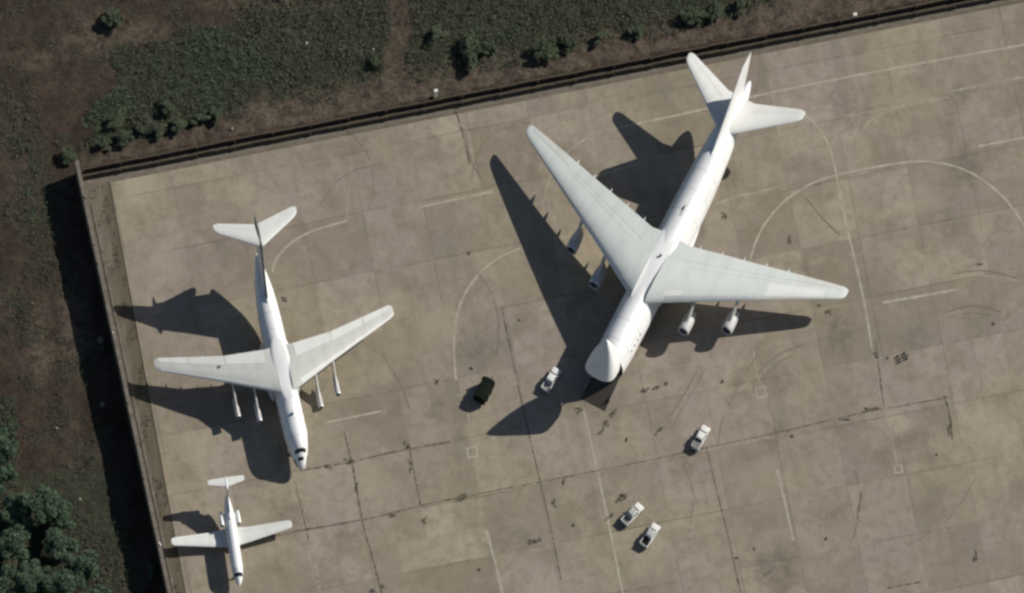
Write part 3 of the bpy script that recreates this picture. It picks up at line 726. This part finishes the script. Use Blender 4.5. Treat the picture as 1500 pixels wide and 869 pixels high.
utility_post(638, 142, 1.6, 'white topped marker post by the low walls at the end of the bare track')
utility_post(1252, 27, 0.9, 'short stubby marker post by the low walls at the top edge')
def debris(px, py, s, seed, label, cat='rubble', mat='stone'):
    rnd = random.Random(seed); k = MB(); p = g(px, py)
    bm = bmesh.new(); bmesh.ops.create_icosphere(bm, subdivisions=2, radius=s)
    for v_ in bm.verts: v_.co *= 1 + .35 * noise.noise(v_.co * 2 / s + Vector((seed, 0, 0))); v_.co.z *= .6
    me = bpy.data.meshes.new('stone'); bm.to_mesh(me); bm.free(); me.materials.append(M[mat])
    o = link(bpy.data.objects.new('boulder', me)); o.location = (p.x, p.y, -0.15 + s * .3); return tag(o, label, cat)
debris(148, 499, .75, 1, 'pale boulder in the black shadow of the tall wall', 'boulder', 'wall')
debris(150, 593, .55, 2, 'small grey boulder in the wall shadow, the lower of the two there', 'boulder', 'wall')
debris(83, 627, .2, 3, 'small whitish stone on the brown ground above the corner trees', 'stone')
debris(117, 731, .22, 4, 'pale stone on brown ground between the corner trees and the wall shadow', 'stone')
debris(449, 63, .3, 5, 'white stone in the green scrub near the top, left of the bare track', 'stone')
debris(547, 72, .22, 6, 'white stone in the scrub beside the left side of the bare track', 'stone')
debris(340, 188, .22, 7, 'pale stone on the bare bank at the end of the bush row', 'stone')

# ------------------------------------------------------------------ BIG TRANSPORT with raised nose
def big_plane():
    a0 = 34.0; loc, rz = place((863.2, 604.6), (.459, -.888), a0); loc.z = Z0
    r = thing('cargo_plane', loc, rz, 'huge white cargo plane with its nose door raised, the largest of the three planes', 'plane')
    F = [(8.0, 4.4, 3.35, 4.0, 3.0), (9.5, 4.4, 3.5, 4.5, 3.1), (12.5, 4.4, 3.65, 4.75, 3.2), (38, 4.4, 3.65, 4.75, 3.2), (44, 4.6, 3.6, 4.6, 3.05), (50, 5.2, 3.4, 4.15, 2.8), (56, 6.1, 3.0, 3.4, 2.4), (62, 7.0, 2.35, 2.55, 1.9), (67, 7.9, 1.45, 1.6, 1.25), (70.0, 8.45, .7, .85, .7), (71.0, 8.6, .2, .25, .25)]
    pl = Plane(r, a0, F)
    pl.hull('fuselage', 'white', 8.0, 71.0, .7, cap0=False)
    for a in (11, 15.5, 41, 45.5, 50, 54.5, 59, 63.5): pl.patch('panel_seam', 'seam_light', a, a + .09, 0, 180, .006, None, 1, 20)
    for t0 in (38, 62, 112, 140): pl.patch('panel_seam', 'seam_light', 9, 17, t0, t0 + .9, .006, None, 8, 1); pl.patch('panel_seam', 'seam_light', 39, 62, t0, t0 + .9, .006, None, 20, 1)
    # lining of the open hold, floor and ramp
    k = MB().loft([[(x, y * .95, 4.4 + (z - 4.4) * .93) for x, y, z in pl.ring(a)] for a in (8.02, 12, 18, 26)], False, True); k.make('hold_lining', 'hold', r)
    k = MB().loft([[pl.P(a, s * 2.9, z) for s, z in ((-1, 2.15), (1, 2.15), (1, 2.35), (-1, 2.35))] for a in (8.0, 25)]); k.make('hold_floor', 'ramp', r, False)
    k = MB().loft([[pl.P(a, -2.75, z - .25), pl.P(a, 2.75, z - .25), pl.P(a, 2.75, z), pl.P(a, -2.75, z)] for a, z in ((7.95, 2.3), (5.0, 1.25), (2.4, .3), (1.7, .06))]); rp = k.make('loading_ramp', 'ramp', r, False)
    for s in (-1, 1): MB().box(pl.P(5.0, s * 2.85, 1.1), (3.0, .14, .5)).make('ramp_rail', 'strut', rp, False)
    # upper rim of the fixed nose and windscreen of the flight deck
    pl.patch('windscreen', 'glass', 8.15, 8.7, 62, 118, .04)
    for a in (11.5, 12.8, 14.1, 15.4):
        for sd_ in (0, 1): pl.patch('cabin_window', 'glass', a, a + .4, 22 if sd_ == 0 else 154, 26 if sd_ == 0 else 158, .025, None, 1, 1)
    # nose door: hull sections of the closed nose, swung up about the hinge
    hinge = Vector((pl.P(7.9, 0, 7.9))); ph = math.radians(104)
    S = [(0.0, 3.5, .1, .1, .1), (.3, 3.52, .42, .4, .36), (1.1, 3.6, .92, .95, .7), (2.4, 3.75, 1.6, 1.8, 1.15), (4.2, 4.05, 2.35, 2.8, 1.85), (6.2, 4.3, 3.0, 3.55, 2.55), (7.95, 4.4, 3.35, 3.95, 3.0)]
    q = Plane(r, a0, S); q.sq = .74
    # local x is forward: rotate forward -> up
    def rot(p):
        v_ = Vector(p) - hinge; c, s = math.cos(ph), math.sin(ph)
        return tuple(hinge + Vector((v_.x * c - v_.z * s, v_.y, v_.x * s + v_.z * c)))
    n = 16; rings = [[rot(x) for x in q.ring(7.95 * i / n)] for i in range(n + 1)]
    inner = [[rot((x[0], x[1] * .93, 4.2 + (x[2] - 4.2) * .93)) for x in q.ring(7.95 * (i / n) * .97 + .24)] for i in range(2, n + 1)]
    vd = MB().loft(rings, True, False).make('nose_door', 'white', r)
    MB().loft(inner, True, False).make('door_lining', 'hold', vd)
    rim = MB().loft([rings[-1], inner[-1]], False, False); rim.make('door_rim', 'white', vd)
    for s in (-1, 1):
        MB().cyl(pl.P(8.6, s * 2.2, 6.0), rot(pl.P(4.5, s * 2.3, 5.2)), .14).make('door_strut', 'strut', vd)
    # wings
    WS = [(1.5, 20.2, 15.2, 8.6, .125), (4.2, 21.9, 13.3, 8.45, .125), (11.5, 26.4, 10.8, 7.9, .115), (20, 31.6, 8.05, 7.0, .11), (27, 35.9, 5.85, 6.25, .105), (33.5, 39.9, 3.75, 5.5, .10), (36.2, 41.6, 2.8, 5.15, .09), (36.9, 42.2, 2.1, 5.05, .08), (37.15, 42.9, 1.2, 5.0, .06)]
    for s in (-1, 1):
        w = wing(pl, 'wing', 'wing_grey', WS, s)
        wpanel(pl, 'slat', 'edge', WS, s, 5.0, 20.5, .0, .085, w); wpanel(pl, 'slat', 'wing_light', WS, s, 20.7, 35.8, .0, .10, w)
        wpanel(pl, 'flap', 'wing_grey', WS, s, 4.6, 13.0, .73, .985, w, .03); wpanel(pl, 'flap', 'wing_grey', WS, s, 13.15, 26.5, .72, .985, w, .03)
        wpanel(pl, 'aileron', 'wing_light', WS, s, 26.7, 35.8, .72, .985, w, .03)
        for q0 in (6, 10, 14, 18, 22): wpanel(pl, 'spoiler', 'wing_grey', WS, s, q0, q0 + 3.8, .60, .715, w, .022)
        for yy in (6.5, 11, 15.5, 20, 24.5):
            t_ = lerp_st(WS, yy); pod(pl, 'flap_track_fairing', 'wing_light', t_[1] + t_[2] * .62, t_[1] + t_[2] + .95, s * yy, t_[3] - .42, .30, w)
        for (ea, ey) in ((21.5, 10.4), (26.2, 18.1)):
            t_ = lerp_st(WS, ey); engine(pl, ea, s * ey, t_[3] - 4.1, 1.22, 4.3, s, (t_[1] + .5, t_[3] - .1))
    # pale replaced skin panels: only on the port wing
    wl = [c for c in r.children if c.name.startswith('wing')][-1]
    wpanel(pl, 'skin_panel', 'flap_white', WS, 1, 22.5, 33.0, .11, .50, wl, .018)['label'] = 'whiter skin panel near the tip'
    wpanel(pl, 'skin_panel', 'flap_white', WS, 1, 4.3, 7.6, .088, .17, wl, .018)['label'] = 'small white root panel'
    # centre section fairing over the fuselage
    rings = []
    for i in range(19):
        k_ = i / 18; a = 17.0 + 22.0 * k_; e = math.sin(PI * k_) ** .5 if 0 < k_ < 1 else 0.02
        rings.append([pl.P(a, math.copysign(abs(math.cos(t)) ** .7, math.cos(t)) * (3.3 * e + .05), 8.0 + math.sin(t) * (1.28 * e + .02)) for t in [2 * PI * j / 28 for j in range(28)]])
    MB().loft(rings).make('wing_centre_fairing', 'white', r)
    # gear fairings low on the sides
    for s in (-1, 1): pod(pl, 'gear_fairing', 'white', 24, 44, s * 3.0, 2.6, 1.55, None, .75, 1.0, 20, .45)
    HS = [(.6, 58.6, 8.6, 8.9, .11), (3.0, 60.2, 6.9, 9.1, .11), (12.4, 67.0, 2.9, 10.1, .09), (13.2, 67.7, 2.1, 10.2, .08), (13.5, 68.4, 1.1, 10.2, .06)]
    for s in (-1, 1):
        h = wing(pl, 'tailplane', 'flap_white', HS, s); wpanel(pl, 'elevator', 'flap_white', HS, s, 3.2, 12.8, .70, .98, h, .03)
    FS = [(0, 51.5, 16.3, 8.9, .04), (0, 54.6, 13.0, 10.0, .065), (0, 60.3, 8.6, 15.5, .07), (0, 64.6, 4.9, 20.2, .07), (0, 65.3, 4.0, 20.6, .06), (0, 66.2, 2.6, 20.75, .03)]
    MB().loft([foil(pl, x, True) for x in FS]).make('tail_fin', 'white', r)
    # tail end fairing just below the rudder, hatch and aerials on the spine
    MB().cyl(pl.P(30.2, .25, 9.1), pl.P(30.2, .25, 9.75), .22).make('beacon', 'dark', r)
    MB().box(pl.P(41.5, 0.1, 9.35), (1.0, .06, .5)).make('aerial', 'seam', r, False)
    pl.patch('spine_hatch', 'edge', 39.6, 40.8, 86, 94, .03)
    for i in range(5):
        for s in (-1, 1): gear(pl, 29.5 + i * 1.9, s * 3.0, 2.4, [(0, -.35), (0, .35)], .62, .42)
    for s in (-1, 1): gear(pl, 11.5, s * 1.2, 2.0, [(0, -.3), (0, .3)], .5, .36, 'nose_gear')
    return r
big_plane()

# ------------------------------------------------------------------ FOUR ENGINED T TAIL TRANSPORT
def mid_plane():
    a0 = 20.0; loc, rz = place((442.5, 699), (-.2225, -.975), a0); loc.z = Z0
    r = thing('transport_jet', loc, rz, 'white four engined jet with high wing and T shaped tail, left of the largest plane', 'plane')
    F = [(0.0, 2.45, .12, .12, .12), (.3, 2.5, .6, .55, .55), (1.0, 2.7, 1.05, 1.1, .95), (2.0, 3.0, 1.4, 1.75, 1.35), (3.0, 3.3, 1.75, 2.45, 1.7), (4.5, 3.65, 2.1, 2.65, 2.05), (7, 3.9, 2.4, 2.5, 2.4), (26, 3.9, 2.4, 2.5, 2.4), (31, 4.25, 2.3, 2.15, 2.25), (35.5, 4.95, 1.95, 1.65, 1.9), (39.5, 5.7, 1.25, 1.0, 1.2), (42.5, 6.2, .5, .5, .5), (43.5, 6.3, .12, .15, .15)]
    pl = Plane(r, a0, F)
    pl.hull('fuselage', 'white', 0, 43.5, .45)
    pl.patch('windscreen', 'glass', 2.2, 2.75, 42, 138, .03); pl.patch('navigator_glazing', 'glass', .7, 2.0, -62, 20, .03); pl.patch('navigator_glazing', 'glass', .7, 2.0, 160, 242, .03); pl.patch('nose_glazing', 'glass', 1.1, 1.6, 66, 122, .03)
    pl.patch('nose_cap', 'flap_white', .02, .5, 0, 359, .03, None, 3, 24)
    for a in (5.0, 8.5, 12, 27.5, 31, 34.5, 38): pl.patch('panel_seam', 'seam_light', a, a + .08, 0, 180, .006, None, 1, 20)
    for i in range(6):
        for t0 in (14, 164): pl.patch('cabin_window', 'glass', 8 + i * 2.2, 8.3 + i * 2.2, t0, t0 + 6, .02, None, 1, 1)
    WS = [(1.2, 13.9, 9.9, 6.45, .12), (2.8, 14.7, 9.0, 6.45, .12), (11.3, 18.9, 5.75, 5.85, .11), (18, 22.2, 4.2, 5.1, .105), (24.4, 25.35, 2.8, 4.35, .10), (25.0, 25.75, 2.3, 4.28, .08), (25.3, 26.2, 1.5, 4.25, .06)]
    for s in (-1, 1):
        w = wing(pl, 'wing', 'wing_light', WS, s)
        wpanel(pl, 'slat', 'flap_white', WS, s, 3.2, 24.4, 0, .12, w)
        wpanel(pl, 'flap', 'flap_white', WS, s, 3.2, 11.2, .66, .985, w, .04); wpanel(pl, 'flap', 'flap_white', WS, s, 11.35, 18.5, .64, .985, w, .04); wpanel(pl, 'aileron', 'flap_white', WS, s, 18.7, 24.4, .64, .985, w, .04)
        for q0 in (4, 7.5, 11.5, 15): wpanel(pl, 'spoiler', 'wing_light', WS, s, q0, q0 + 3.2, .52, .62, w, .02)
        for yy in (5, 8.2, 12, 15.5, 20): t_ = lerp_st(WS, yy); pod(pl, 'flap_track_fairing', 'wing_light', t_[1] + t_[2] * .6, t_[1] + t_[2] + .45, s * yy, t_[3] - .25, .17, w)
        for ea, ey in ((11.2, 6.5), (13.2, 10.6)):
            t_ = lerp_st(WS, ey); engine(pl, ea, s * ey, t_[3] - 2.9, .55, 3.9, s, (t_[1] + .4, t_[3] - .1))
        pod(pl, 'gear_fairing', 'white', 15.5, 27.5, s * 2.55, 2.05, 1.05, None, .95, 1.0, 20, .45)
    pl.children = None
    dk = [c for c in r.children if c.name.startswith('wing')][0]
    tt = lerp_st(WS, 12.6); MB().cyl(pl.P(tt[1] + tt[2] * .55, -12.6, tt[3] + .1), pl.P(tt[1] + tt[2] * .55, -12.6, tt[3] + .42), .32).make('fuel_cap', 'seam', dk)
    rings = []
    for i in range(17):
        k_ = i / 16; a = 11.8 + 14.4 * k_; e = math.sin(PI * k_) ** .45 if 0 < k_ < 1 else 0.02
        rings.append([pl.P(a, math.copysign(abs(math.cos(t)) ** .55, math.cos(t)) * (2.45 * e + .03), 5.95 + math.sin(t) * (1.12 * e + .02)) for t in [2 * PI * j / 28 for j in range(28)]])
    MB().loft(rings).make('wing_centre_fairing', 'white', r)
    FS = [(0, 31.5, 11.2, 5.9, .03), (0, 33.6, 9.3, 7.0, .06), (0, 36.6, 7.5, 10.5, .07), (0, 39.2, 5.8, 13.8, .07), (0, 39.3, 5.7, 14.3, .07)]
    MB().loft([foil(pl, x, True) for x in FS]).make('tail_fin', 'white', r)
    LE = [(0, x[1] - .12, x[2] * .16, x[3], .16 if x[2] > 7 else .2) for x in FS[1:4]]
    MB().loft([foil(pl, (0, x[1], x[2] + .1, x[3], x[4] * 1.9), True) for x in LE]).make('fin_leading_edge', 'bullet', r)
    pod(pl, 'tail_bullet', 'bullet', 38.7, 46.6, 0, 14.35, .42, None, 1, 1, 14, .35)
    HS = [(.15, 39.7, 4.9, 14.4, .10), (7.8, 44.3, 2.3, 14.2, .09), (8.5, 45.0, 1.5, 14.2, .07), (8.75, 45.6, .8, 14.2, .05)]
    for s in (-1, 1):
        h = wing(pl, 'tailplane', 'flap_white', HS, s); wpanel(pl, 'elevator', 'flap_white', HS, s, .5, 8.0, .70, .98, h, .025)
    for a in (18.5, 22.5):
        for s in (-1, 1): gear(pl, a, s * 1.9, 2.4, [(0, -.75), (0, -.25), (0, .25), (0, .75)], .58, .38)
    gear(pl, 5.2, 0, 2.2, [(0, -.55), (0, -.2), (0, .2), (0, .55)], .5, .28, 'nose_gear')
    MB().box(pl.P(9.5, 0, 6.6), (.7, .05, .5)).make('aerial', 'seam', r, False)
    return r
mid_plane()

# ------------------------------------------------------------------ SMALL TRIJET
def small_plane():
    a0 = 10.0; loc, rz = place((350.4, 867), (-27/179, -1), a0); loc.z = Z0
    r = thing('small_jet', loc, rz, 'small white jet with straight low wings, smallest of the three planes, in the lower left', 'plane')
    F = [(0.0, 2.05, .08, .08, .08), (.35, 2.1, .42, .42, .42), (1.2, 2.22, .8, .85, .78), (2.3, 2.5, 1.08, 1.2, 1.05), (3.8, 2.6, 1.2, 1.22, 1.2), (12, 2.6, 1.2, 1.22, 1.2), (14.5, 2.75, 1.0, 1.1, 1.0), (16.6, 2.95, .7, .85, .75), (17.7, 3.1, .5, .6, .5)]
    pl = Plane(r, a0, F); pl.hull('fuselage', 'white', 0, 17.7, .35)
    pl.patch('windscreen', 'glass', 1.35, 1.95, 25, 155, .025)
    pl.patch('nose_seam', 'seam', 2.55, 2.62, 0, 180, .008, None, 1, 18)
    for i in range(8):
        for t0 in (18, 154): pl.patch('cabin_window', 'glass', 4.4 + i * .95, 4.75 + i * .95, t0, t0 + 8, .015, None, 1, 1)
    WS = [(.8, 8.55, 3.95, 1.42, .11), (4.0, 9.0, 3.1, 1.5, .12), (11.9, 10.05, 1.75, 2.25, .11), (12.4, 10.2, 1.4, 2.3, .09), (12.6, 10.45, .9, 2.32, .06)]
    for s in (-1, 1):
        w = wing(pl, 'wing', 'flap_white', WS, s); wpanel(pl, 'flap', 'flap_white', WS, s, 1.5, 7.8, .72, .98, w, .02); wpanel(pl, 'aileron', 'flap_white', WS, s, 8.0, 11.8, .72, .98, w, .02)
        engine(pl, 12.2, s * 1.75, 3.0, .44, 2.6, s, None, 'white')
        MB().box(pl.P(13.5, s * 1.2, 3.0), (1.8, .6, .16)).make('engine_pylon', 'white', r, False)
    revolve(pl, [(12.9, .30), (12.85, .42), (13.1, .5), (14.5, .52), (16.5, .42), (18.0, .25)], 0, 3.6, cap0=True, cap1=True).make('centre_intake', 'white', r)
    FS = [(0, 12.8, 5.2, 3.3, .06), (0, 15.4, 4.1, 4.8, .07), (0, 17.7, 2.6, 6.1, .08)]
    MB().loft([foil(pl, x, True) for x in FS]).make('tail_fin', 'white', r)
    MB().loft([foil(pl, (0, x[1] - .1, x[2] * .3, x[3] + .04, x[4] * 2.2), True) for x in FS]).make('fin_leading_edge', 'bullet', r)  # dark front piece: shade of the fin's starboard side put into the colour
    HS = [(.05, 18.2, 2.0, 6.25, .10), (3.5, 18.95, 1.15, 6.3, .09), (3.8, 19.1, .8, 6.3, .07)]
    for s in (-1, 1): wing(pl, 'tailplane', 'flap_white', HS, s)
    pod(pl, 'tail_bullet', 'white', 17.6, 20.4, 0, 6.28, .2)
    for s in (-1, 1): gear(pl, 10.6, s * 2.2, 1.5, [(0, 0)], .5, .34)
    gear(pl, 3.0, 0, 1.3, [(0, 0)], .36, .25, 'nose_gear')
small_plane()

# ------------------------------------------------------------------ vehicles
def bev_prism(name, prof, w0, w1, mat, parent, bw=.06, zb=None, zt=None):
    """side profile (x, z) extruded across y; the half width goes from w0 at the bottom to w1 at the top"""
    zs = [p[1] for p in prof]; zb, zt = min(zs), max(zs)
    hw = lambda z: w0 + (w1 - w0) * (z - zb) / max(zt - zb, 1e-6)
    me = bpy.data.meshes.new(name); bm = bmesh.new()
    L = [bm.verts.new((x, hw(z), z)) for x, z in prof]; R = [bm.verts.new((x, -hw(z), z)) for x, z in prof]
    bm.faces.new(L); bm.faces.new(list(reversed(R))); n = len(prof)
    for i in range(n): bm.faces.new((L[i], R[i], R[(i+1) % n], L[(i+1) % n]))
    bmesh.ops.recalc_face_normals(bm, faces=bm.faces)
    bmesh.ops.bevel(bm, geom=list(bm.edges), offset=bw, segments=2, profile=.6, affect='EDGES')
    for f_ in bm.faces: f_.smooth = True
    for e in bm.edges:
        if len(e.link_faces) == 2 and e.calc_face_angle(0) > math.radians(35): e.smooth = False
    bm.to_mesh(me); bm.free(); me.materials.append(M[mat]); return link(bpy.data.objects.new(name, me), parent)
def pickup(loc, rz, label, loaded=False):
    r = thing('pickup_truck', loc, rz, label, 'pickup truck', 'white pickup trucks on the apron')
    bev_prism('body', [(-2.6,.45),(-2.6,.78),(.2,.78),(.3,.98),(1.5,1.08),(2.35,1.0),(2.62,.8),(2.65,.42)], .93, .86, 'car', r, .07)
    bev_prism('cab', [(-.95,.8),(-.85,1.72),(-.6,1.82),(.45,1.80),(.65,1.70),(1.35,1.02),(1.3,.8)], .90, .70, 'car', r, .06)
    MB().loft([[(.70,-.66,1.70),(.70,.66,1.70),(.66,.66,1.66),(.66,-.66,1.66)],[(1.34,-.80,1.08),(1.34,.80,1.08),(1.28,.80,1.04),(1.28,-.80,1.04)]]).make('windscreen', 'glass', r, False)
    MB().box((-.925, 0, 1.42), (.03, 1.3, .38)).make('rear_window', 'glass', r, False)
    for s in (-1, 1):
        MB().loft([[(-.6, s*.80, 1.2),(.05, s*.80, 1.2),(.05, s*.83, 1.2),(-.6, s*.83, 1.2)],[(-.5, s*.72, 1.64),(.05, s*.72, 1.64),(.05, s*.76, 1.64),(-.5, s*.76, 1.64)]]).make('side_window', 'glass', r, False)
        MB().loft([[(.12, s*.80, 1.2),(.95, s*.80, 1.2),(.95, s*.83, 1.2),(.12, s*.83, 1.2)],[(.12, s*.72, 1.64),(.55, s*.72, 1.64),(.55, s*.76, 1.64),(.12, s*.76, 1.64)]]).make('side_window', 'glass', r, False)
        MB().box((-1.78, s * .87, .99), (1.64, .10, .46)).make('bed_side', 'car', r, False)
        MB().box((2.60, s * .66, .78), (.12, .3, .18)).make('headlight', 'lamp', r, False)
        MB().box((-2.63, s * .80, .9), (.05, .14, .26)).make('tail_light', 'red', r, False)
        MB().box((1.0, s * 1.02, 1.15), (.14, .22, .16)).make('mirror', 'car', r, False)
        for x in (-1.75, 1.72):
            t_ = MB().cyl((x, s * .70, .38), (x, s * .95, .38), .38, n=18).make('wheel', 'rubber', r); MB().cyl((x, s * .952, .38), (x, s * .965, .38), .2, n=12).make('rim', 'strut', t_)
    MB().box((-2.56, 0, .99), (.08, 1.64, .46)).make('tailgate', 'car', r, False)
    MB().box((-1.76, 0, .81), (1.52, 1.60, .04)).make('bed_floor', 'bed', r, False)
    MB().box((2.66, 0, .5), (.14, 1.7, .2)).make('front_bumper', 'bed', r, False); MB().box((-2.68, 0, .5), (.12, 1.6, .16)).make('rear_bumper', 'bed', r, False)
    return r
def vp(px, py): p = g(px, py); return (p.x, p.y, Z0 + .003)
p0 = pickup(vp(1026, 645), math.radians(61), 'white pickup parked alone with a grey open bed, right of the large plane nose')
for (x, y, a, lab) in ((926, 757, 47, 'white pickup, the upper left one of the pair parked below the large plane nose'),
                       (952, 788, 57, 'white pickup, the lower right one of the pair parked below the large plane nose'),
                       (807, 560, 59, 'white pickup parked in the black shadow beside the raised nose of the large plane')):
    c = copy_tree(p0); c.location = vp(x, y); c.rotation_euler = (0, 0, math.radians(a)); c['label'] = lab
c = [o for o in bpy.data.objects if o.name.startswith('pickup_truck')]
# canopy only on the pair: roof racks
for o in c[1:3]:
    k = MB()
    for x in (-.5, -.05, .4): k.box((x, 0, 1.9), (.06, 1.2, .05))
    for s in (-1, 1): k.box((-.05, s * .55, 1.87), (1.1, .05, .05))
    k.make('roof_rack', 'bed', o, False)

k = MB(); k.box((-1.76, 0, 1.2), (1.6, 1.68, .07)); k.box((-1.76, 0, 1.25), (.06, 1.6, .05)); k.make('bed_cover', 'bed', c[0], False)
k = MB(); k.box((-1.3, .3, 1.05), (.6, .5, .45)).box((-2.0, -.35, .98), (.7, .6, .3)).box((-1.9, .45, .95), (.5, .4, .25)); k.make('bed_load', 'tarp', c[2], False)
def trailer():
    loc = vp(709, 578); r = thing('covered_trailer', loc, math.radians(62), 'dark trailer under a blackish green canvas cover, left of the large plane nose shadow', 'trailer')
    k = MB(); rings = []
    for i in range(9):
        x = -2.3 + 4.6 * i / 8; e = .93 if i in (0, 8) else 1.0; sag = .04 * math.sin(i * 2.4)
        prof = [(-1.35, .55), (-1.4, 1.7), (-1.32, 2.5), (-.7, 2.72 + sag), (0, 2.78 + sag), (.7, 2.72 + sag), (1.32, 2.5), (1.4, 1.7), (1.35, .55)]
        e *= 1 + .07 * math.sin(i * 3.7 + 1); rings.append([(x, y * e + .08 * math.sin(i * 2.1), .55 + (z - .55) * e * .85) for y, z in prof])
    k.loft(rings); k.make('canvas_cover', 'tarp', r)
    MB().box((0, 0, .5), (4.7, 2.1, .14)).make('chassis', 'dark', r, False)
    MB().cyl((2.3, .6, .5), (3.7, 0, .45), .06, n=8).cyl((2.3, -.6, .5), (3.7, 0, .45), .06, n=8).make('drawbar', 'dark', r)
    MB().cyl((3.6, 0, .1), (3.6, 0, .75), .07, n=8).make('jack_stand', 'dark', r)
    for x in (-.55, .55):
        for s in (-1, 1): MB().cyl((x, s * .85, .42), (x, s * 1.12, .42), .42, n=18).make('wheel', 'rubber', r)
trailer()
def debris_bits():  # unidentified dark debris; its shape as a wheeled bar is made up
    r = thing('dark_debris', vp(1322, 525), math.radians(24), 'small dark debris lying on bare concrete at the right, below the short painted line', 'tow bar')
    MB().cyl((-1.4, 0, .3), (1.3, 0, .3), .09, n=8).make('debris_long_piece', 'dark', r)
    for x in (-.9, .6):
        MB().cyl((x, -.55, .28), (x, .55, .28), .06, n=8).make('debris_cross_piece', 'dark', r)
        for s in (-1, 1): MB().cyl((x, s * .5, .28), (x, s * .72, .28), .28, n=14).make('wheel', 'rubber', r)  # round pieces of the debris, wheel shape invented
    MB().cyl((1.2, -.4, .3), (1.2, .4, .3), .08, n=8).make('debris_end_piece', 'dark', r)
debris_bits()
